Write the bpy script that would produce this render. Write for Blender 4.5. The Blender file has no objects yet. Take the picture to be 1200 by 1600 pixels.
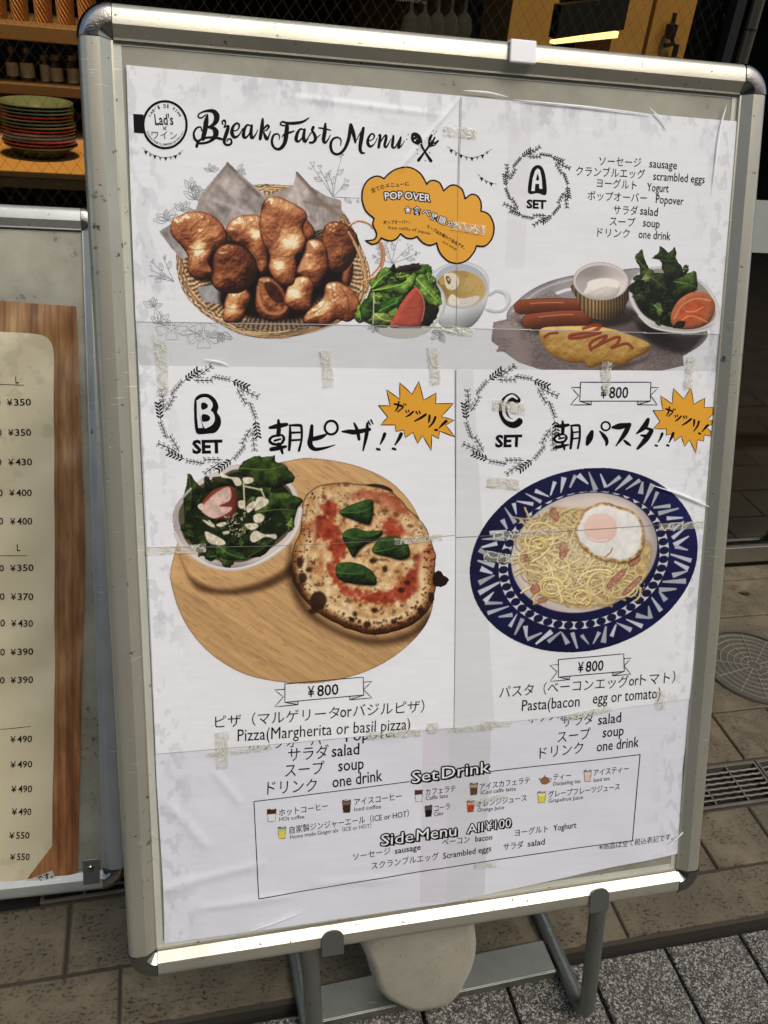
import bpy, bmesh, math, random
import numpy as np
from mathutils import Vector, Matrix

# ------------------------------------------------------------------ scene, camera, light
S = bpy.context.scene
C = S.collection
F = 1346.09 / 1600.0                       # focal length / picture height
CAMZ = 1.15
def rot3(yaw, pitch, roll):
    cy, sy, cp, sp, cr, sr = math.cos(yaw), math.sin(yaw), math.cos(pitch), math.sin(pitch), math.cos(roll), math.sin(roll)
    return (np.array([[cy, -sy, 0], [sy, cy, 0], [0, 0, 1]]) @ np.array([[1, 0, 0], [0, cp, -sp], [0, sp, cp]])
            @ np.array([[cr, 0, sr], [0, 1, 0], [-sr, 0, cr]]))
RC = rot3(-0.28916376, -0.55865923, -0.11391481)      # columns: right, forward, up
cam = bpy.data.objects.new('camera', bpy.data.cameras.new('camera'))
C.objects.link(cam); S.camera = cam
cam.data.sensor_fit = 'VERTICAL'; cam.data.sensor_height = 24.0; cam.data.lens = 24.0 * F
cam.data.clip_start = 0.02; cam.data.clip_end = 500
cm = Matrix.Identity(4)
for i in range(3):
    cm[i][0] = RC[i, 0]; cm[i][1] = RC[i, 2]; cm[i][2] = -RC[i, 1]
cm[2][3] = CAMZ
cam.matrix_world = cm

SUN_EL, SUN_AZ = 56.0, 152.0               # azimuth clockwise from +Y (behind the camera, to the right)
w = bpy.data.worlds.new('World'); S.world = w; w.use_nodes = True
wn = w.node_tree
sky = wn.nodes.new('ShaderNodeTexSky'); sky.sky_type = 'NISHITA'; sky.sun_disc = False
sky.sun_elevation = math.radians(SUN_EL); sky.sun_rotation = math.radians(SUN_AZ)
sky.air_density = 1.2; sky.dust_density = 4.0; sky.ozone_density = 1.3
wn.links.new(sky.outputs[0], wn.nodes['Background'].inputs[0])
wn.nodes['Background'].inputs[1].default_value = 0.15
sl = bpy.data.lights.new('sun', 'SUN'); sl.energy = 1.5; sl.angle = math.radians(40); sl.color = (1.0, 0.97, 0.92)
so = bpy.data.objects.new('sun', sl); C.objects.link(so)
a, e = math.radians(SUN_AZ), math.radians(SUN_EL)
sd_ = Vector((math.sin(a) * math.cos(e), math.cos(a) * math.cos(e), math.sin(e)))
so.rotation_euler = sd_.to_track_quat('Z', 'Y').to_euler(); so.location = (0, -2, 5)
S.view_settings.view_transform = 'Standard'; S.view_settings.look = 'None'
S.view_settings.exposure = 0.15; S.view_settings.gamma = 1.0
S.cycles.max_bounces = 8; S.cycles.transparent_max_bounces = 12
S.cycles.sample_clamp_indirect = 4.0

# ------------------------------------------------------------------ helpers
def ray(x, y):
    d = np.array([(x - 600) / 1346.09, 1.0, -(y - 800) / 1346.09])
    return RC @ d
def at(x, y, Y):                            # a traced point on the vertical plane at depth Y
    d = ray(x, y); return np.array([0, 0, CAMZ]) + d * (Y / d[1])
def gr(x, y, z=0.0):                        # a traced point on the ground
    d = ray(x, y); return np.array([0, 0, CAMZ]) + d * ((z - CAMZ) / d[2])

def tag(o, label=None, cat=None, group=None, kind=None):
    if label: o['label'] = label
    if cat: o['category'] = cat
    if group: o['group'] = group
    if kind: o['kind'] = kind
    return o
def empty(name, M, label, cat, group=None):
    o = bpy.data.objects.new(name, None); C.objects.link(o); o.matrix_world = M; o.empty_display_size = .05
    return tag(o, label, cat, group)
class MB:
    """collects world-space vertices and faces and links them as one mesh object"""
    def __init__(s): s.v = []; s.f = []
    def add(s, v, f):
        n = len(s.v); s.v += [tuple(map(float, p)) for p in v]; s.f += [tuple(i + n for i in q) for q in f]; return s
    def box(s, a, b, M=None):
        (x0, y0, z0), (x1, y1, z1) = a, b
        v = [(x0, y0, z0), (x1, y0, z0), (x1, y1, z0), (x0, y1, z0), (x0, y0, z1), (x1, y0, z1), (x1, y1, z1), (x0, y1, z1)]
        if M is not None: v = [tuple(M @ Vector(p)) for p in v]
        return s.add(v, [(0, 3, 2, 1), (4, 5, 6, 7), (0, 1, 5, 4), (1, 2, 6, 5), (2, 3, 7, 6), (3, 0, 4, 7)])
    def tube(s, pts, r, n=12, cap=True, flat=None):
        pts = [np.array(p, float) for p in pts]; rr = r if hasattr(r, '__len__') else [r] * len(pts)
        up = np.array([0.13, 0.31, 0.94]); rings = []
        for i, p in enumerate(pts):
            t = pts[min(i + 1, len(pts) - 1)] - pts[max(i - 1, 0)]; t = t / (np.linalg.norm(t) + 1e-12)
            if i == 0:
                a = np.cross(t, up); a /= np.linalg.norm(a)
            else:
                a = a - t * (a @ t); a /= np.linalg.norm(a)
            b = np.cross(t, a); rings.append([p + rr[i] * (math.cos(k * 2 * math.pi / n) * a + math.sin(k * 2 * math.pi / n) * b) for k in range(n)])
        v = [q for g in rings for q in g]; f = []
        for i in range(len(pts) - 1):
            for k in range(n): f.append((i * n + k, i * n + (k + 1) % n, (i + 1) * n + (k + 1) % n, (i + 1) * n + k))
        if cap: f.append(tuple(range(n))[::-1]); f.append(tuple((len(pts) - 1) * n + k for k in range(n)))
        return s.add(v, f)
    def lathe(s, prof, c, n=32, ax=None):      # prof: (r, z) pairs about a vertical axis through c
        v = [(c[0] + r * math.cos(k * 2 * math.pi / n), c[1] + r * math.sin(k * 2 * math.pi / n), c[2] + z) for r, z in prof for k in range(n)]
        f = [(i * n + k, i * n + (k + 1) % n, (i + 1) * n + (k + 1) % n, (i + 1) * n + k) for i in range(len(prof) - 1) for k in range(n)]
        return s.add(v, f)
    def build(s, name, mat, parent=None, smooth=False, bevel=0, local=False):
        me = bpy.data.meshes.new(name); v = s.v
        if parent is not None and not local:
            Mi = parent.matrix_world.inverted(); v = [tuple(Mi @ Vector(p)) for p in v]
        me.from_pydata(v, [], s.f); me.validate(); me.update()
        o = bpy.data.objects.new(name, me); C.objects.link(o); me.materials.append(mat)
        if parent is not None: o.parent = parent
        if smooth:
            me.shade_smooth()
            try: me.set_sharp_from_angle(angle=math.radians(25))
            except Exception: pass
        if bevel:
            m = o.modifiers.new('b', 'BEVEL'); m.width = bevel; m.segments = 2; m.limit_method = 'ANGLE'
        return o
def at_origin(o):                            # give a one-mesh thing an origin at its own base
    me = o.data; n = len(me.vertices); co = np.empty(n * 3); me.vertices.foreach_get('co', co); co = co.reshape(-1, 3)
    c = np.array([(co[:, 0].min() + co[:, 0].max()) / 2, (co[:, 1].min() + co[:, 1].max()) / 2, co[:, 2].min()])
    co -= c; me.vertices.foreach_set('co', co.ravel()); me.update(); o.location = c; return o

# ------------------------------------------------------------------ materials
def lin(c): return tuple(((x / 255) / 12.92 if x / 255 <= .04045 else ((x / 255 + .055) / 1.055) ** 2.4) for x in c)
def mat(name, col, rough=.6, metal=0, spec=.5, **k):
    m = bpy.data.materials.new(name); m.use_nodes = True; b = m.node_tree.nodes['Principled BSDF']
    b.inputs['Base Color'].default_value = (*col, 1); b.inputs['Roughness'].default_value = rough
    b.inputs['Metallic'].default_value = metal; b.inputs['Specular IOR Level'].default_value = spec
    for q, v in k.items(): b.inputs[q.replace('_', ' ')].default_value = v
    return m
def N(m, t, **k):
    n = m.node_tree.nodes.new('ShaderNode' + t)
    for q, v in k.items():
        if hasattr(n, q): setattr(n, q, v)
        else: n.inputs[q.replace('_', ' ')].default_value = v
    return n
def L(m, a, b): m.node_tree.links.new(a, b)
def bsdf(m): return m.node_tree.nodes['Principled BSDF']
def noise(m, scale, detail=4, rough=.55, coord='Object', vec=None, stretch=None):
    n = N(m, 'TexNoise'); n.inputs['Scale'].default_value = scale; n.inputs['Detail'].default_value = detail; n.inputs['Roughness'].default_value = rough
    src = vec or N(m, 'TexCoord').outputs[coord]
    if stretch:
        mp = N(m, 'Mapping'); mp.inputs['Scale'].default_value = stretch; L(m, src, mp.inputs[0]); src = mp.outputs[0]
    L(m, src, n.inputs['Vector']); return n.outputs['Fac']
def ramp(m, fac, stops):
    r = N(m, 'ValToRGB'); L(m, fac, r.inputs[0]); el = r.color_ramp.elements
    while len(el) < len(stops): el.new(.5)
    for x, (p, c) in zip(el, stops): x.position = p; x.color = (*c, 1) if len(c) == 3 else c
    return r.outputs[0]
def mixc(m, fac, a, b, mode='MIX'):
    n = N(m, 'Mix', data_type='RGBA', blend_type=mode)
    for i, v in ((0, fac), (6, a), (7, b)):
        if hasattr(v, 'is_output') or hasattr(v, 'links'): L(m, v, n.inputs[i])
        else: n.inputs[i].default_value = v if i == 0 else (*v, 1)
    return n.outputs[2]
def bump(m, h, dist, strength=1.0):
    b = N(m, 'Bump'); b.inputs['Distance'].default_value = dist; b.inputs['Strength'].default_value = strength
    L(m, h, b.inputs['Height']); L(m, b.outputs[0], bsdf(m).inputs['Normal']); return b
def math_(m, op, a, b=None):
    n = N(m, 'Math', operation=op)
    for i, v in enumerate((a, b)):
        if v is None: continue
        if hasattr(v, 'links'): L(m, v, n.inputs[i])
        else: n.inputs[i].default_value = v
    return n.outputs[0]

def metal_mat(name, base, dirt, rough=.42, metal=.75, seed=0.0):
    m = mat(name, base, rough, metal)
    tc = N(m, 'TexCoord').outputs['Object']
    big = noise(m, 9 + seed, 5, .6, vec=tc); fine = noise(m, 420, 3, .6, vec=tc); pit = noise(m, 130, 4, .65, vec=tc)
    c = mixc(m, ramp(m, big, [(.42, (0, 0, 0)), (.72, (1, 1, 1))]), base, tuple(.82 * x for x in base))
    sp = ramp(m, pit, [(.66, (0, 0, 0)), (.70, (1, 1, 1))])
    c = mixc(m, sp, c, dirt)
    scr = noise(m, 30, 3, .5, vec=tc, stretch=(1, 14, 1)); scr2 = noise(m, 30, 3, .5, vec=tc, stretch=(14, 1, 1)); sm = math_(m, 'MULTIPLY', ramp(m, scr, [(.66, (0, 0, 0)), (.69, (1, 1, 1))]), ramp(m, noise(m, 14, 2, .5, vec=tc), [(.5, (0, 0, 0)), (.6, (1, 1, 1))]))
    c = mixc(m, sm, c, tuple(min(1, x * 1.5) for x in base)); grime = math_(m, 'MULTIPLY', ramp(m, noise(m, 70, 5, .7, vec=tc), [(.60, (0, 0, 0)), (.66, (1, 1, 1))]), ramp(m, noise(m, 5, 3, .5, vec=tc), [(.55, (0, 0, 0)), (.64, (1, 1, 1))])); c = mixc(m, grime, c, dirt)
    L(m, c, bsdf(m).inputs['Base Color'])
    L(m, math_(m, 'MULTIPLY_ADD', big, .25), bsdf(m).inputs['Roughness'])
    r = m.node_tree.nodes[-1]; r.inputs[2].default_value = rough - .12
    h = math_(m, 'ADD', math_(m, 'MULTIPLY', fine, .25), math_(m, 'MULTIPLY', sp, -1.0))
    bump(m, h, .0006, .6); return m
M_ALU = metal_mat('aluminium', (.53, .505, .40), (.09, .08, .055), .36, .65)
M_ALU2 = metal_mat('pale_aluminium', (.50, .52, .48), (.16, .15, .11), .45, .6, 2.0)
M_CHROME = metal_mat('chrome', (.34, .32, .28), (.05, .04, .03), .16, 1.0, 5.0)
M_STEEL = metal_mat('galvanised_steel', (.26, .27, .235), (.06, .05, .035), .38, .8, 3.0)
M_DARK = mat('dark_gap', (.012, .011, .009), .9)
M_INK = mat('ink', (.004, .0035, .004), .6, spec=.12)
M_WHITEINK = mat('white_print', (.80, .80, .80), .5, spec=.3)
M_GREYINK = mat('grey_print', (.20, .21, .22), .6, spec=.2)
M_LINE = mat('pale_line_print', (.30, .32, .33), .6, spec=.2)
M_ORANGE = mat('orange_print', lin((228, 163, 48)), .5, spec=.3)
def dirty_back(k=0.0):
    m = mat('backing_panel', (.42, .42, .36), .5)
    tc = N(m, 'TexCoord').outputs['Object']
    n1 = noise(m, 7, 6, .65, vec=tc); n2 = noise(m, 90, 5, .7, vec=tc)
    c = mixc(m, ramp(m, n1, [(.38, (0, 0, 0)), (.7, (1, 1, 1))]), (.34, .33, .25), (.18, .17, .12))
    f = math_(m, 'MULTIPLY', ramp(m, n2, [(.60 - k, (0, 0, 0)), (.68 - k, (1, 1, 1))]), ramp(m, n1, [(.5 - k, (0, 0, 0)), (.62 - k, (1, 1, 1))]))
    c = mixc(m, f, c, (.05, .045, .03)); L(m, c, bsdf(m).inputs['Base Color']); return m
M_BACK = dirty_back(); M_BACK2 = dirty_back(.03)
def attr_mat(name, rough=.5, coat=.0, bumpd=0, bumps=60):
    m = mat(name, (.5, .5, .5), rough, spec=.22)
    a = N(m, 'Attribute', attribute_name='Col'); L(m, a.outputs['Color'], bsdf(m).inputs['Base Color'])
    if coat:
        bsdf(m).inputs['Coat Weight'].default_value = coat; bsdf(m).inputs['Coat Roughness'].default_value = .18
    if bumpd: bump(m, noise(m, bumps, 5, .6), bumpd, .5)
    return m
M_PAPER = attr_mat('printed_paper', .45, .10, .0012, 26)
M_PRINT = attr_mat('printed_picture', .5, .06, .0006, 40)

# ------------------------------------------------------------------ sign planes
SW, SH = 0.66, 0.9182                      # frame, outer
class Plane:
    """a leaning sign: local x along the width, y up the slope, z towards the viewer; origin at the middle of the bottom edge"""
    def __init__(s, tl, yaw, lean, H):
        s.u = np.array([math.cos(yaw), math.sin(yaw), 0]); nb = np.array([-math.sin(yaw), math.cos(yaw), 0])
        s.up = np.array([0, 0, 1]) * math.cos(lean) + nb * math.sin(lean); s.n = np.cross(s.u, s.up)
        s.o = np.array(tl, float) + s.u * SW / 2 - s.up * H; s.H = H
        M = Matrix.Identity(4)
        for i in range(3): M[i][0], M[i][1], M[i][2], M[i][3] = s.u[i], s.up[i], s.n[i], s.o[i]
        s.M = M
    def B(s, x, y, w=0.0):                   # traced point -> local (x, y) on the layer at height w
        d = ray(x, y); o = np.array([0, 0, CAMZ]); p0 = s.o + s.n * w
        p = o + d * (((p0 - o) @ s.n) / (d @ s.n)) - s.o
        return np.array([p @ s.u, p @ s.up])
    def P(s, a, b, w):                       # local -> world
        return s.o + s.u * a + s.up * b + s.n * w
    def XY(s, a, b, w):                      # local arrays -> traced coordinates
        p = (s.o + s.n * w - np.array([0, 0, CAMZ]))[None] + a.reshape(-1, 1) * s.u + b.reshape(-1, 1) * s.up
        q = p @ RC
        return (600 + 1346.09 * q[:, 0] / q[:, 1]).reshape(a.shape), (800 - 1346.09 * q[:, 2] / q[:, 1]).reshape(a.shape)
A_ = Plane((-0.05720883, 0.86061902, CAMZ - 0.04631867), -0.00444781, 0.37722053, SH)
tr_ = np.array([-0.07182745, 1.21365918, CAMZ - 0.30177584]); y2_ = -0.03383321
B_ = Plane(tr_ - SW * np.array([math.cos(y2_), math.sin(y2_), 0]), y2_, 0.49036867, SH)

RAIL = 0.0285
PROF = [(0, -.026), (0, -.0100), (.0003, -.0075), (.0011, -.0052), (.0022, -.0033), (.0037, -.0017), (.0056, -.0006), (.0080, 0), (.0182, 0), (.0268, -.0074), (.0285, -.0076), (.0285, -.013)]
EXT = (.0010, .0045, .0042, .0068)       # how far the frame's outer edge stands out: left, right, top, bottom
def make_frame(pl, parent, m, mcap):
    """four rails and four quarter-round corner caps, all in the sign's local space"""
    R = RAIL; X0, X1, Y0, Y1 = -SW / 2 - EXT[0], SW / 2 + EXT[1], -EXT[3], pl.H + EXT[2]
    def strip(fn, a, b, n=1):
        mb = MB(); k = len(PROF)
        for i in range(n + 1):
            q = a + (b - a) * i / n
            for t, wz in PROF: mb.v.append(fn(q, t, wz))
        for i in range(n):
            for j in range(k - 1): mb.f.append((i * k + j, i * k + j + 1, (i + 1) * k + j + 1, (i + 1) * k + j))
        return mb
    g = .0006
    strip(lambda q, t, z: (q, Y1 - t, z), X1 - R - g, X0 + R + g, 40).build('top_rail', m, parent, True, local=True)
    strip(lambda q, t, z: (q, Y0 + t, z), X0 + R + g, X1 - R - g, 40).build('bottom_rail', m, parent, True, local=True)
    strip(lambda q, t, z: (X0 + t, q, z), Y1 - R - g, Y0 + R + g, 40).build('side_rail', m, parent, True, local=True)
    strip(lambda q, t, z: (X1 - t, q, z), Y0 + R + g, Y1 - R - g, 40).build('side_rail', m, parent, True, local=True)
    for cx, cy, a0 in ((X0 + R, Y1 - R, 90), (X1 - R, Y1 - R, 0), (X1 - R, Y0 + R, 270), (X0 + R, Y0 + R, 180)):
        mb = strip(lambda q, t, z: (cx + (R + .0008 - t) * math.cos(math.radians(q)), cy + (R + .0008 - t) * math.sin(math.radians(q)), z + .0008), a0, a0 + 90, 14)
        mb.build('corner_cap', mcap, parent, True, local=True)

# ------------------------------------------------------------------ painting printed pictures (numpy -> colour attribute)
_rs = np.random.RandomState(7); _TAB = [_rs.rand(128, 128) for _ in range(6)]
def vnoise(X, Y, s, seed=0):
    T = _TAB[seed % 6]; x = X / s + seed * 17.3; y = Y / s + seed * 9.7
    i = np.floor(x).astype(int); j = np.floor(y).astype(int); fx = x - i; fy = y - j
    fx = fx * fx * (3 - 2 * fx); fy = fy * fy * (3 - 2 * fy); i &= 127; j &= 127; i1 = (i + 1) & 127; j1 = (j + 1) & 127
    return (T[i, j] * (1 - fx) + T[i1, j] * fx) * (1 - fy) + (T[i, j1] * (1 - fx) + T[i1, j1] * fx) * fy
def fbm(X, Y, s, seed=0, o=4):
    r = 0; a = .5; t = 0
    for k in range(o): r = r + a * vnoise(X, Y, s / 2 ** k, seed + k); t += a; a *= .55
    return r / t
def sstep(a, b, x): t = np.clip((x - a) / (b - a), 0, 1); return t * t * (3 - 2 * t)
def smooth(p, n=6, closed=True):
    p = np.array(p, float); m = len(p); out = []
    for i in range(m if closed else m - 1):
        if closed: a, b, c, d = p[(i - 1) % m], p[i], p[(i + 1) % m], p[(i + 2) % m]
        else: a, b, c, d = p[max(i - 1, 0)], p[i], p[i + 1], p[min(i + 2, m - 1)]
        for k in range(n):
            t = k / n
            out.append(.5 * ((2 * b) + (c - a) * t + (2 * a - 5 * b + 4 * c - d) * t * t + (3 * b - a - 3 * c + d) * t ** 3))
    if not closed: out.append(p[-1])
    return np.array(out)
def Zm(p, ox, oy, k): return [(ox + x / k, oy + y / k) for x, y in p]
def jag(p, amp, seed, n=3):
    """ruffled outline"""
    r = np.random.RandomState(seed); p = smooth(p, n); c = p.mean(0); q = p + (p - c) / (np.linalg.norm(p - c, axis=1)[:, None] + 1e-9) * r.uniform(-amp, amp, (len(p), 1)); return smooth(q, 2)
class Paint:
    def __init__(s, pl, w, box, step):
        s.pl, s.w, s.step = pl, w, step
        c = np.array([pl.B(x, y, w) for x in (box[0], box[2]) for y in (box[1], box[3])])
        s.a0, s.b0 = c.min(0); a1, b1 = c.max(0); s.nx = int((a1 - s.a0) / step) + 1; s.ny = int((b1 - s.b0) / step) + 1
        a = s.a0 + np.arange(s.nx) * step; b = s.b0 + np.arange(s.ny) * step; s.A, s.Bm = np.meshgrid(a, b)
        s.X, s.Y = pl.XY(s.A, s.Bm, w); s.col = np.zeros((s.ny, s.nx, 3)); s.al = np.zeros((s.ny, s.nx))
    def sl(s, x0, y0, x1, y1):
        c = np.array([s.pl.B(x, y, s.w) for x in (x0, x1) for y in (y0, y1)]); i0, j0 = np.floor((c.min(0) - (s.a0, s.b0)) / s.step).astype(int) - 1
        i1, j1 = np.ceil((c.max(0) - (s.a0, s.b0)) / s.step).astype(int) + 2
        return slice(max(j0, 0), max(min(j1, s.ny), 0)), slice(max(i0, 0), max(min(i1, s.nx), 0))
    def put(s, q, m, c):
        m = m[..., None]; s.col[q] = s.col[q] * (1 - m) + (np.asarray(c, float)) * m; s.al[q] = np.maximum(s.al[q], m[..., 0])
    def tint(s, q, m, k):                     # multiplies what is already printed there
        s.col[q] *= 1 - m[..., None] * (1 - np.asarray(k, float))
    def sdf(s, p, pad=3):
        p = np.asarray(p, float); q = s.sl(p[:, 0].min() - pad, p[:, 1].min() - pad, p[:, 0].max() + pad, p[:, 1].max() + pad)
        X, Y = s.X[q], s.Y[q]; d = np.full(X.shape, 1e9); ins = np.zeros(X.shape, bool)
        for (x0, y0), (x1, y1) in zip(p, np.roll(p, -1, 0)):
            ex, ey = x1 - x0, y1 - y0; wx, wy = X - x0, Y - y0; t = np.clip((wx * ex + wy * ey) / (ex * ex + ey * ey + 1e-12), 0, 1)
            d = np.minimum(d, (wx - ex * t) ** 2 + (wy - ey * t) ** 2)
            if abs(ey) > 1e-9: ins ^= ((y0 > Y) != (y1 > Y)) & (X < ex * (Y - y0) / ey + x0)
        return q, np.sqrt(d) * np.where(ins, -1, 1)
    def fill(s, p, c, soft=.9, op=1.0):
        q, d = s.sdf(p); s.put(q, np.clip(.5 - d / soft, 0, 1) * op, c); return q, d
    def line(s, p, r, c, op=1.0, soft=.8, shade=0, pad=2):
        p = np.asarray(p, float); rr = np.broadcast_to(np.asarray(r, float), (len(p),)); R = rr.max() + pad
        q = s.sl(p[:, 0].min() - R, p[:, 1].min() - R, p[:, 0].max() + R, p[:, 1].max() + R); X, Y = s.X[q], s.Y[q]
        if X.size == 0: return
        best = np.full(X.shape, 1e9); side = np.zeros(X.shape)
        for i in range(len(p) - 1):
            ex, ey = p[i + 1] - p[i]; wx, wy = X - p[i][0], Y - p[i][1]; t = np.clip((wx * ex + wy * ey) / (ex * ex + ey * ey + 1e-12), 0, 1)
            dx, dy = wx - ex * t, wy - ey * t; rad = rr[i] * (1 - t) + rr[i + 1] * t; d = np.sqrt(dx * dx + dy * dy) - rad
            u = d < best; best = np.where(u, d, best); side = np.where(u, (-.45 * dx - .9 * dy) / (rad + 1e-6), side)
        m = np.clip(.5 - best / soft, 0, 1) * op; c = np.asarray(c, float)
        if shade: c = np.clip(c * (1 + shade * np.clip(side, -1, 1))[..., None], 0, 255)
        s.put(q, m, c)
    def build(s, name, m, parent, dz, thr=.5, cut=None, snap=None):
        keep = s.al >= thr; A, Bm = s.A, s.Bm
        if snap is not None:                     # pull the rim vertices onto the exact outline
            q, d = snap; gB, gA = np.gradient(d, s.step); keep[q] = d < np.hypot(gA, gB) * s.step * .95
            k = np.where(d > 0, d, 0) / (gA * gA + gB * gB + 1e-9); A, Bm = A.copy(), Bm.copy(); A[q] -= k * gA; Bm[q] -= k * gB
        if cut is not None: keep &= cut
        f = keep[:-1, :-1] & keep[1:, :-1] & keep[:-1, 1:] & keep[1:, 1:]
        idx = np.arange(s.nx * s.ny).reshape(s.ny, s.nx); F4 = np.stack([idx[:-1, :-1][f], idx[:-1, 1:][f], idx[1:, 1:][f], idx[1:, :-1][f]], 1)
        used = np.zeros(s.nx * s.ny, bool); used[F4.ravel()] = True; mp = np.cumsum(used) - 1; F4 = mp[F4]
        z = s.w + dz + relief(A, Bm, s.pl)
        co = np.stack([A, Bm, z], -1).reshape(-1, 3)[used]; col = np.clip(s.col, 0, 255).reshape(-1, 3)[used] / 255
        col = np.where(col <= .04045, col / 12.92, ((col + .055) / 1.055) ** 2.4) * PRINT_GAIN
        me = bpy.data.meshes.new(name); nv, nf = len(co), len(F4)
        me.vertices.add(nv); me.vertices.foreach_set('co', co.ravel().astype(np.float32))
        me.loops.add(nf * 4); me.loops.foreach_set('vertex_index', F4.ravel().astype(np.int32))
        me.polygons.add(nf); me.polygons.foreach_set('loop_start', np.arange(nf, dtype=np.int32) * 4)
        me.update(calc_edges=True)
        at_ = me.color_attributes.new('Col', 'FLOAT_COLOR', 'POINT')
        at_.data.foreach_set('color', np.concatenate([col, np.ones((nv, 1))], 1).ravel().astype(np.float32))
        me.shade_smooth(); me.materials.append(m)
        o = bpy.data.objects.new(name, me); C.objects.link(o); o.parent = parent; return o
PRINT_GAIN = 1.0
def shade_blob(d, X, Y, R, bumps=0, bs=12, seed=0, px=1.0, L_=(-.35, -.75, .6)):
    """lambert shading of a puffed outline lit from the upper left, as in the printed photo"""
    t = np.clip(-d / R, 0, 1); h = R * np.sqrt(1 - (1 - t) ** 2) * .9
    if bumps: h = h + bumps * fbm(X, Y, bs, seed, 4)
    gy, gx = np.gradient(h); gx = gx / px; gy = -gy / px          # rows run upwards
    n = np.sqrt(gx * gx + gy * gy + 1); l = np.array(L_) / np.linalg.norm(L_)
    return (-gx * l[0] - gy * l[1] + l[2]) / n
def rampc(v, stops):
    v = np.asarray(v); xs = [q[0] for q in stops]; return np.stack([np.interp(v, xs, [q[1][k] for q in stops]) for k in range(3)], -1)
# ------------------------------------------------------------------ printed sheets of the breakfast poster
PW = -0.0105                                  # layer of the poster under the front of the frame
def relief(a, b, pl):
    """gentle buckling of the taped sheets, in metres"""
    if pl is not A_: return .0032 + .0085 * (np.sin((b * .8 - a * .55) * 62 + 5 * fbm(a + 2, b + 2, .22, 2, 3)) * .5 * fbm(a + 4, b + 4, .2, 3, 2) + .5 * (fbm(a + 2, b + 2, .07, 1, 3) - .5))
    low = np.clip((.36 - b) / .3, 0, 1); r = .0009 + (.0020 + .0022 * low) * (fbm(a + 3, b + 3, .13, 1, 2) - .5) + (.0007 + .0009 * low) * (fbm(a + 3, b + 3, .05, 4, 2) - .5)
    for (x0, y0), (x1, y1), h, wd in CREASES:
        ex, ey = x1 - x0, y1 - y0; t = ((a - x0) * ex + (b - y0) * ey) / (ex * ex + ey * ey); tt = np.clip(t, 0, 1)
        d = np.hypot(a - x0 - ex * tt, b - y0 - ey * tt); r = r + h * np.exp(-(d / wd) ** 2) * np.clip(np.minimum(t, 1 - t) * 6, 0, 1)
    return r
CREASES = [(A_.B(*p, PW), A_.B(*q, PW), h, wd) for p, q, h, wd in (
    ((724, 146), (618, 272), .0011, .0022), ((1015, 757), (1112, 792), .0009, .0020), ((440, 150), (700, 182), .0006, .0030),
    ((230, 1395), (420, 1345), .0012, .006), ((250, 1240), (330, 1330), .0010, .006), ((300, 1420), (470, 1395), .0010, .005),
    ((330, 1200), (380, 1260), .0008, .005), ((480, 1380), (640, 1370), .0008, .006))]

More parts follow.
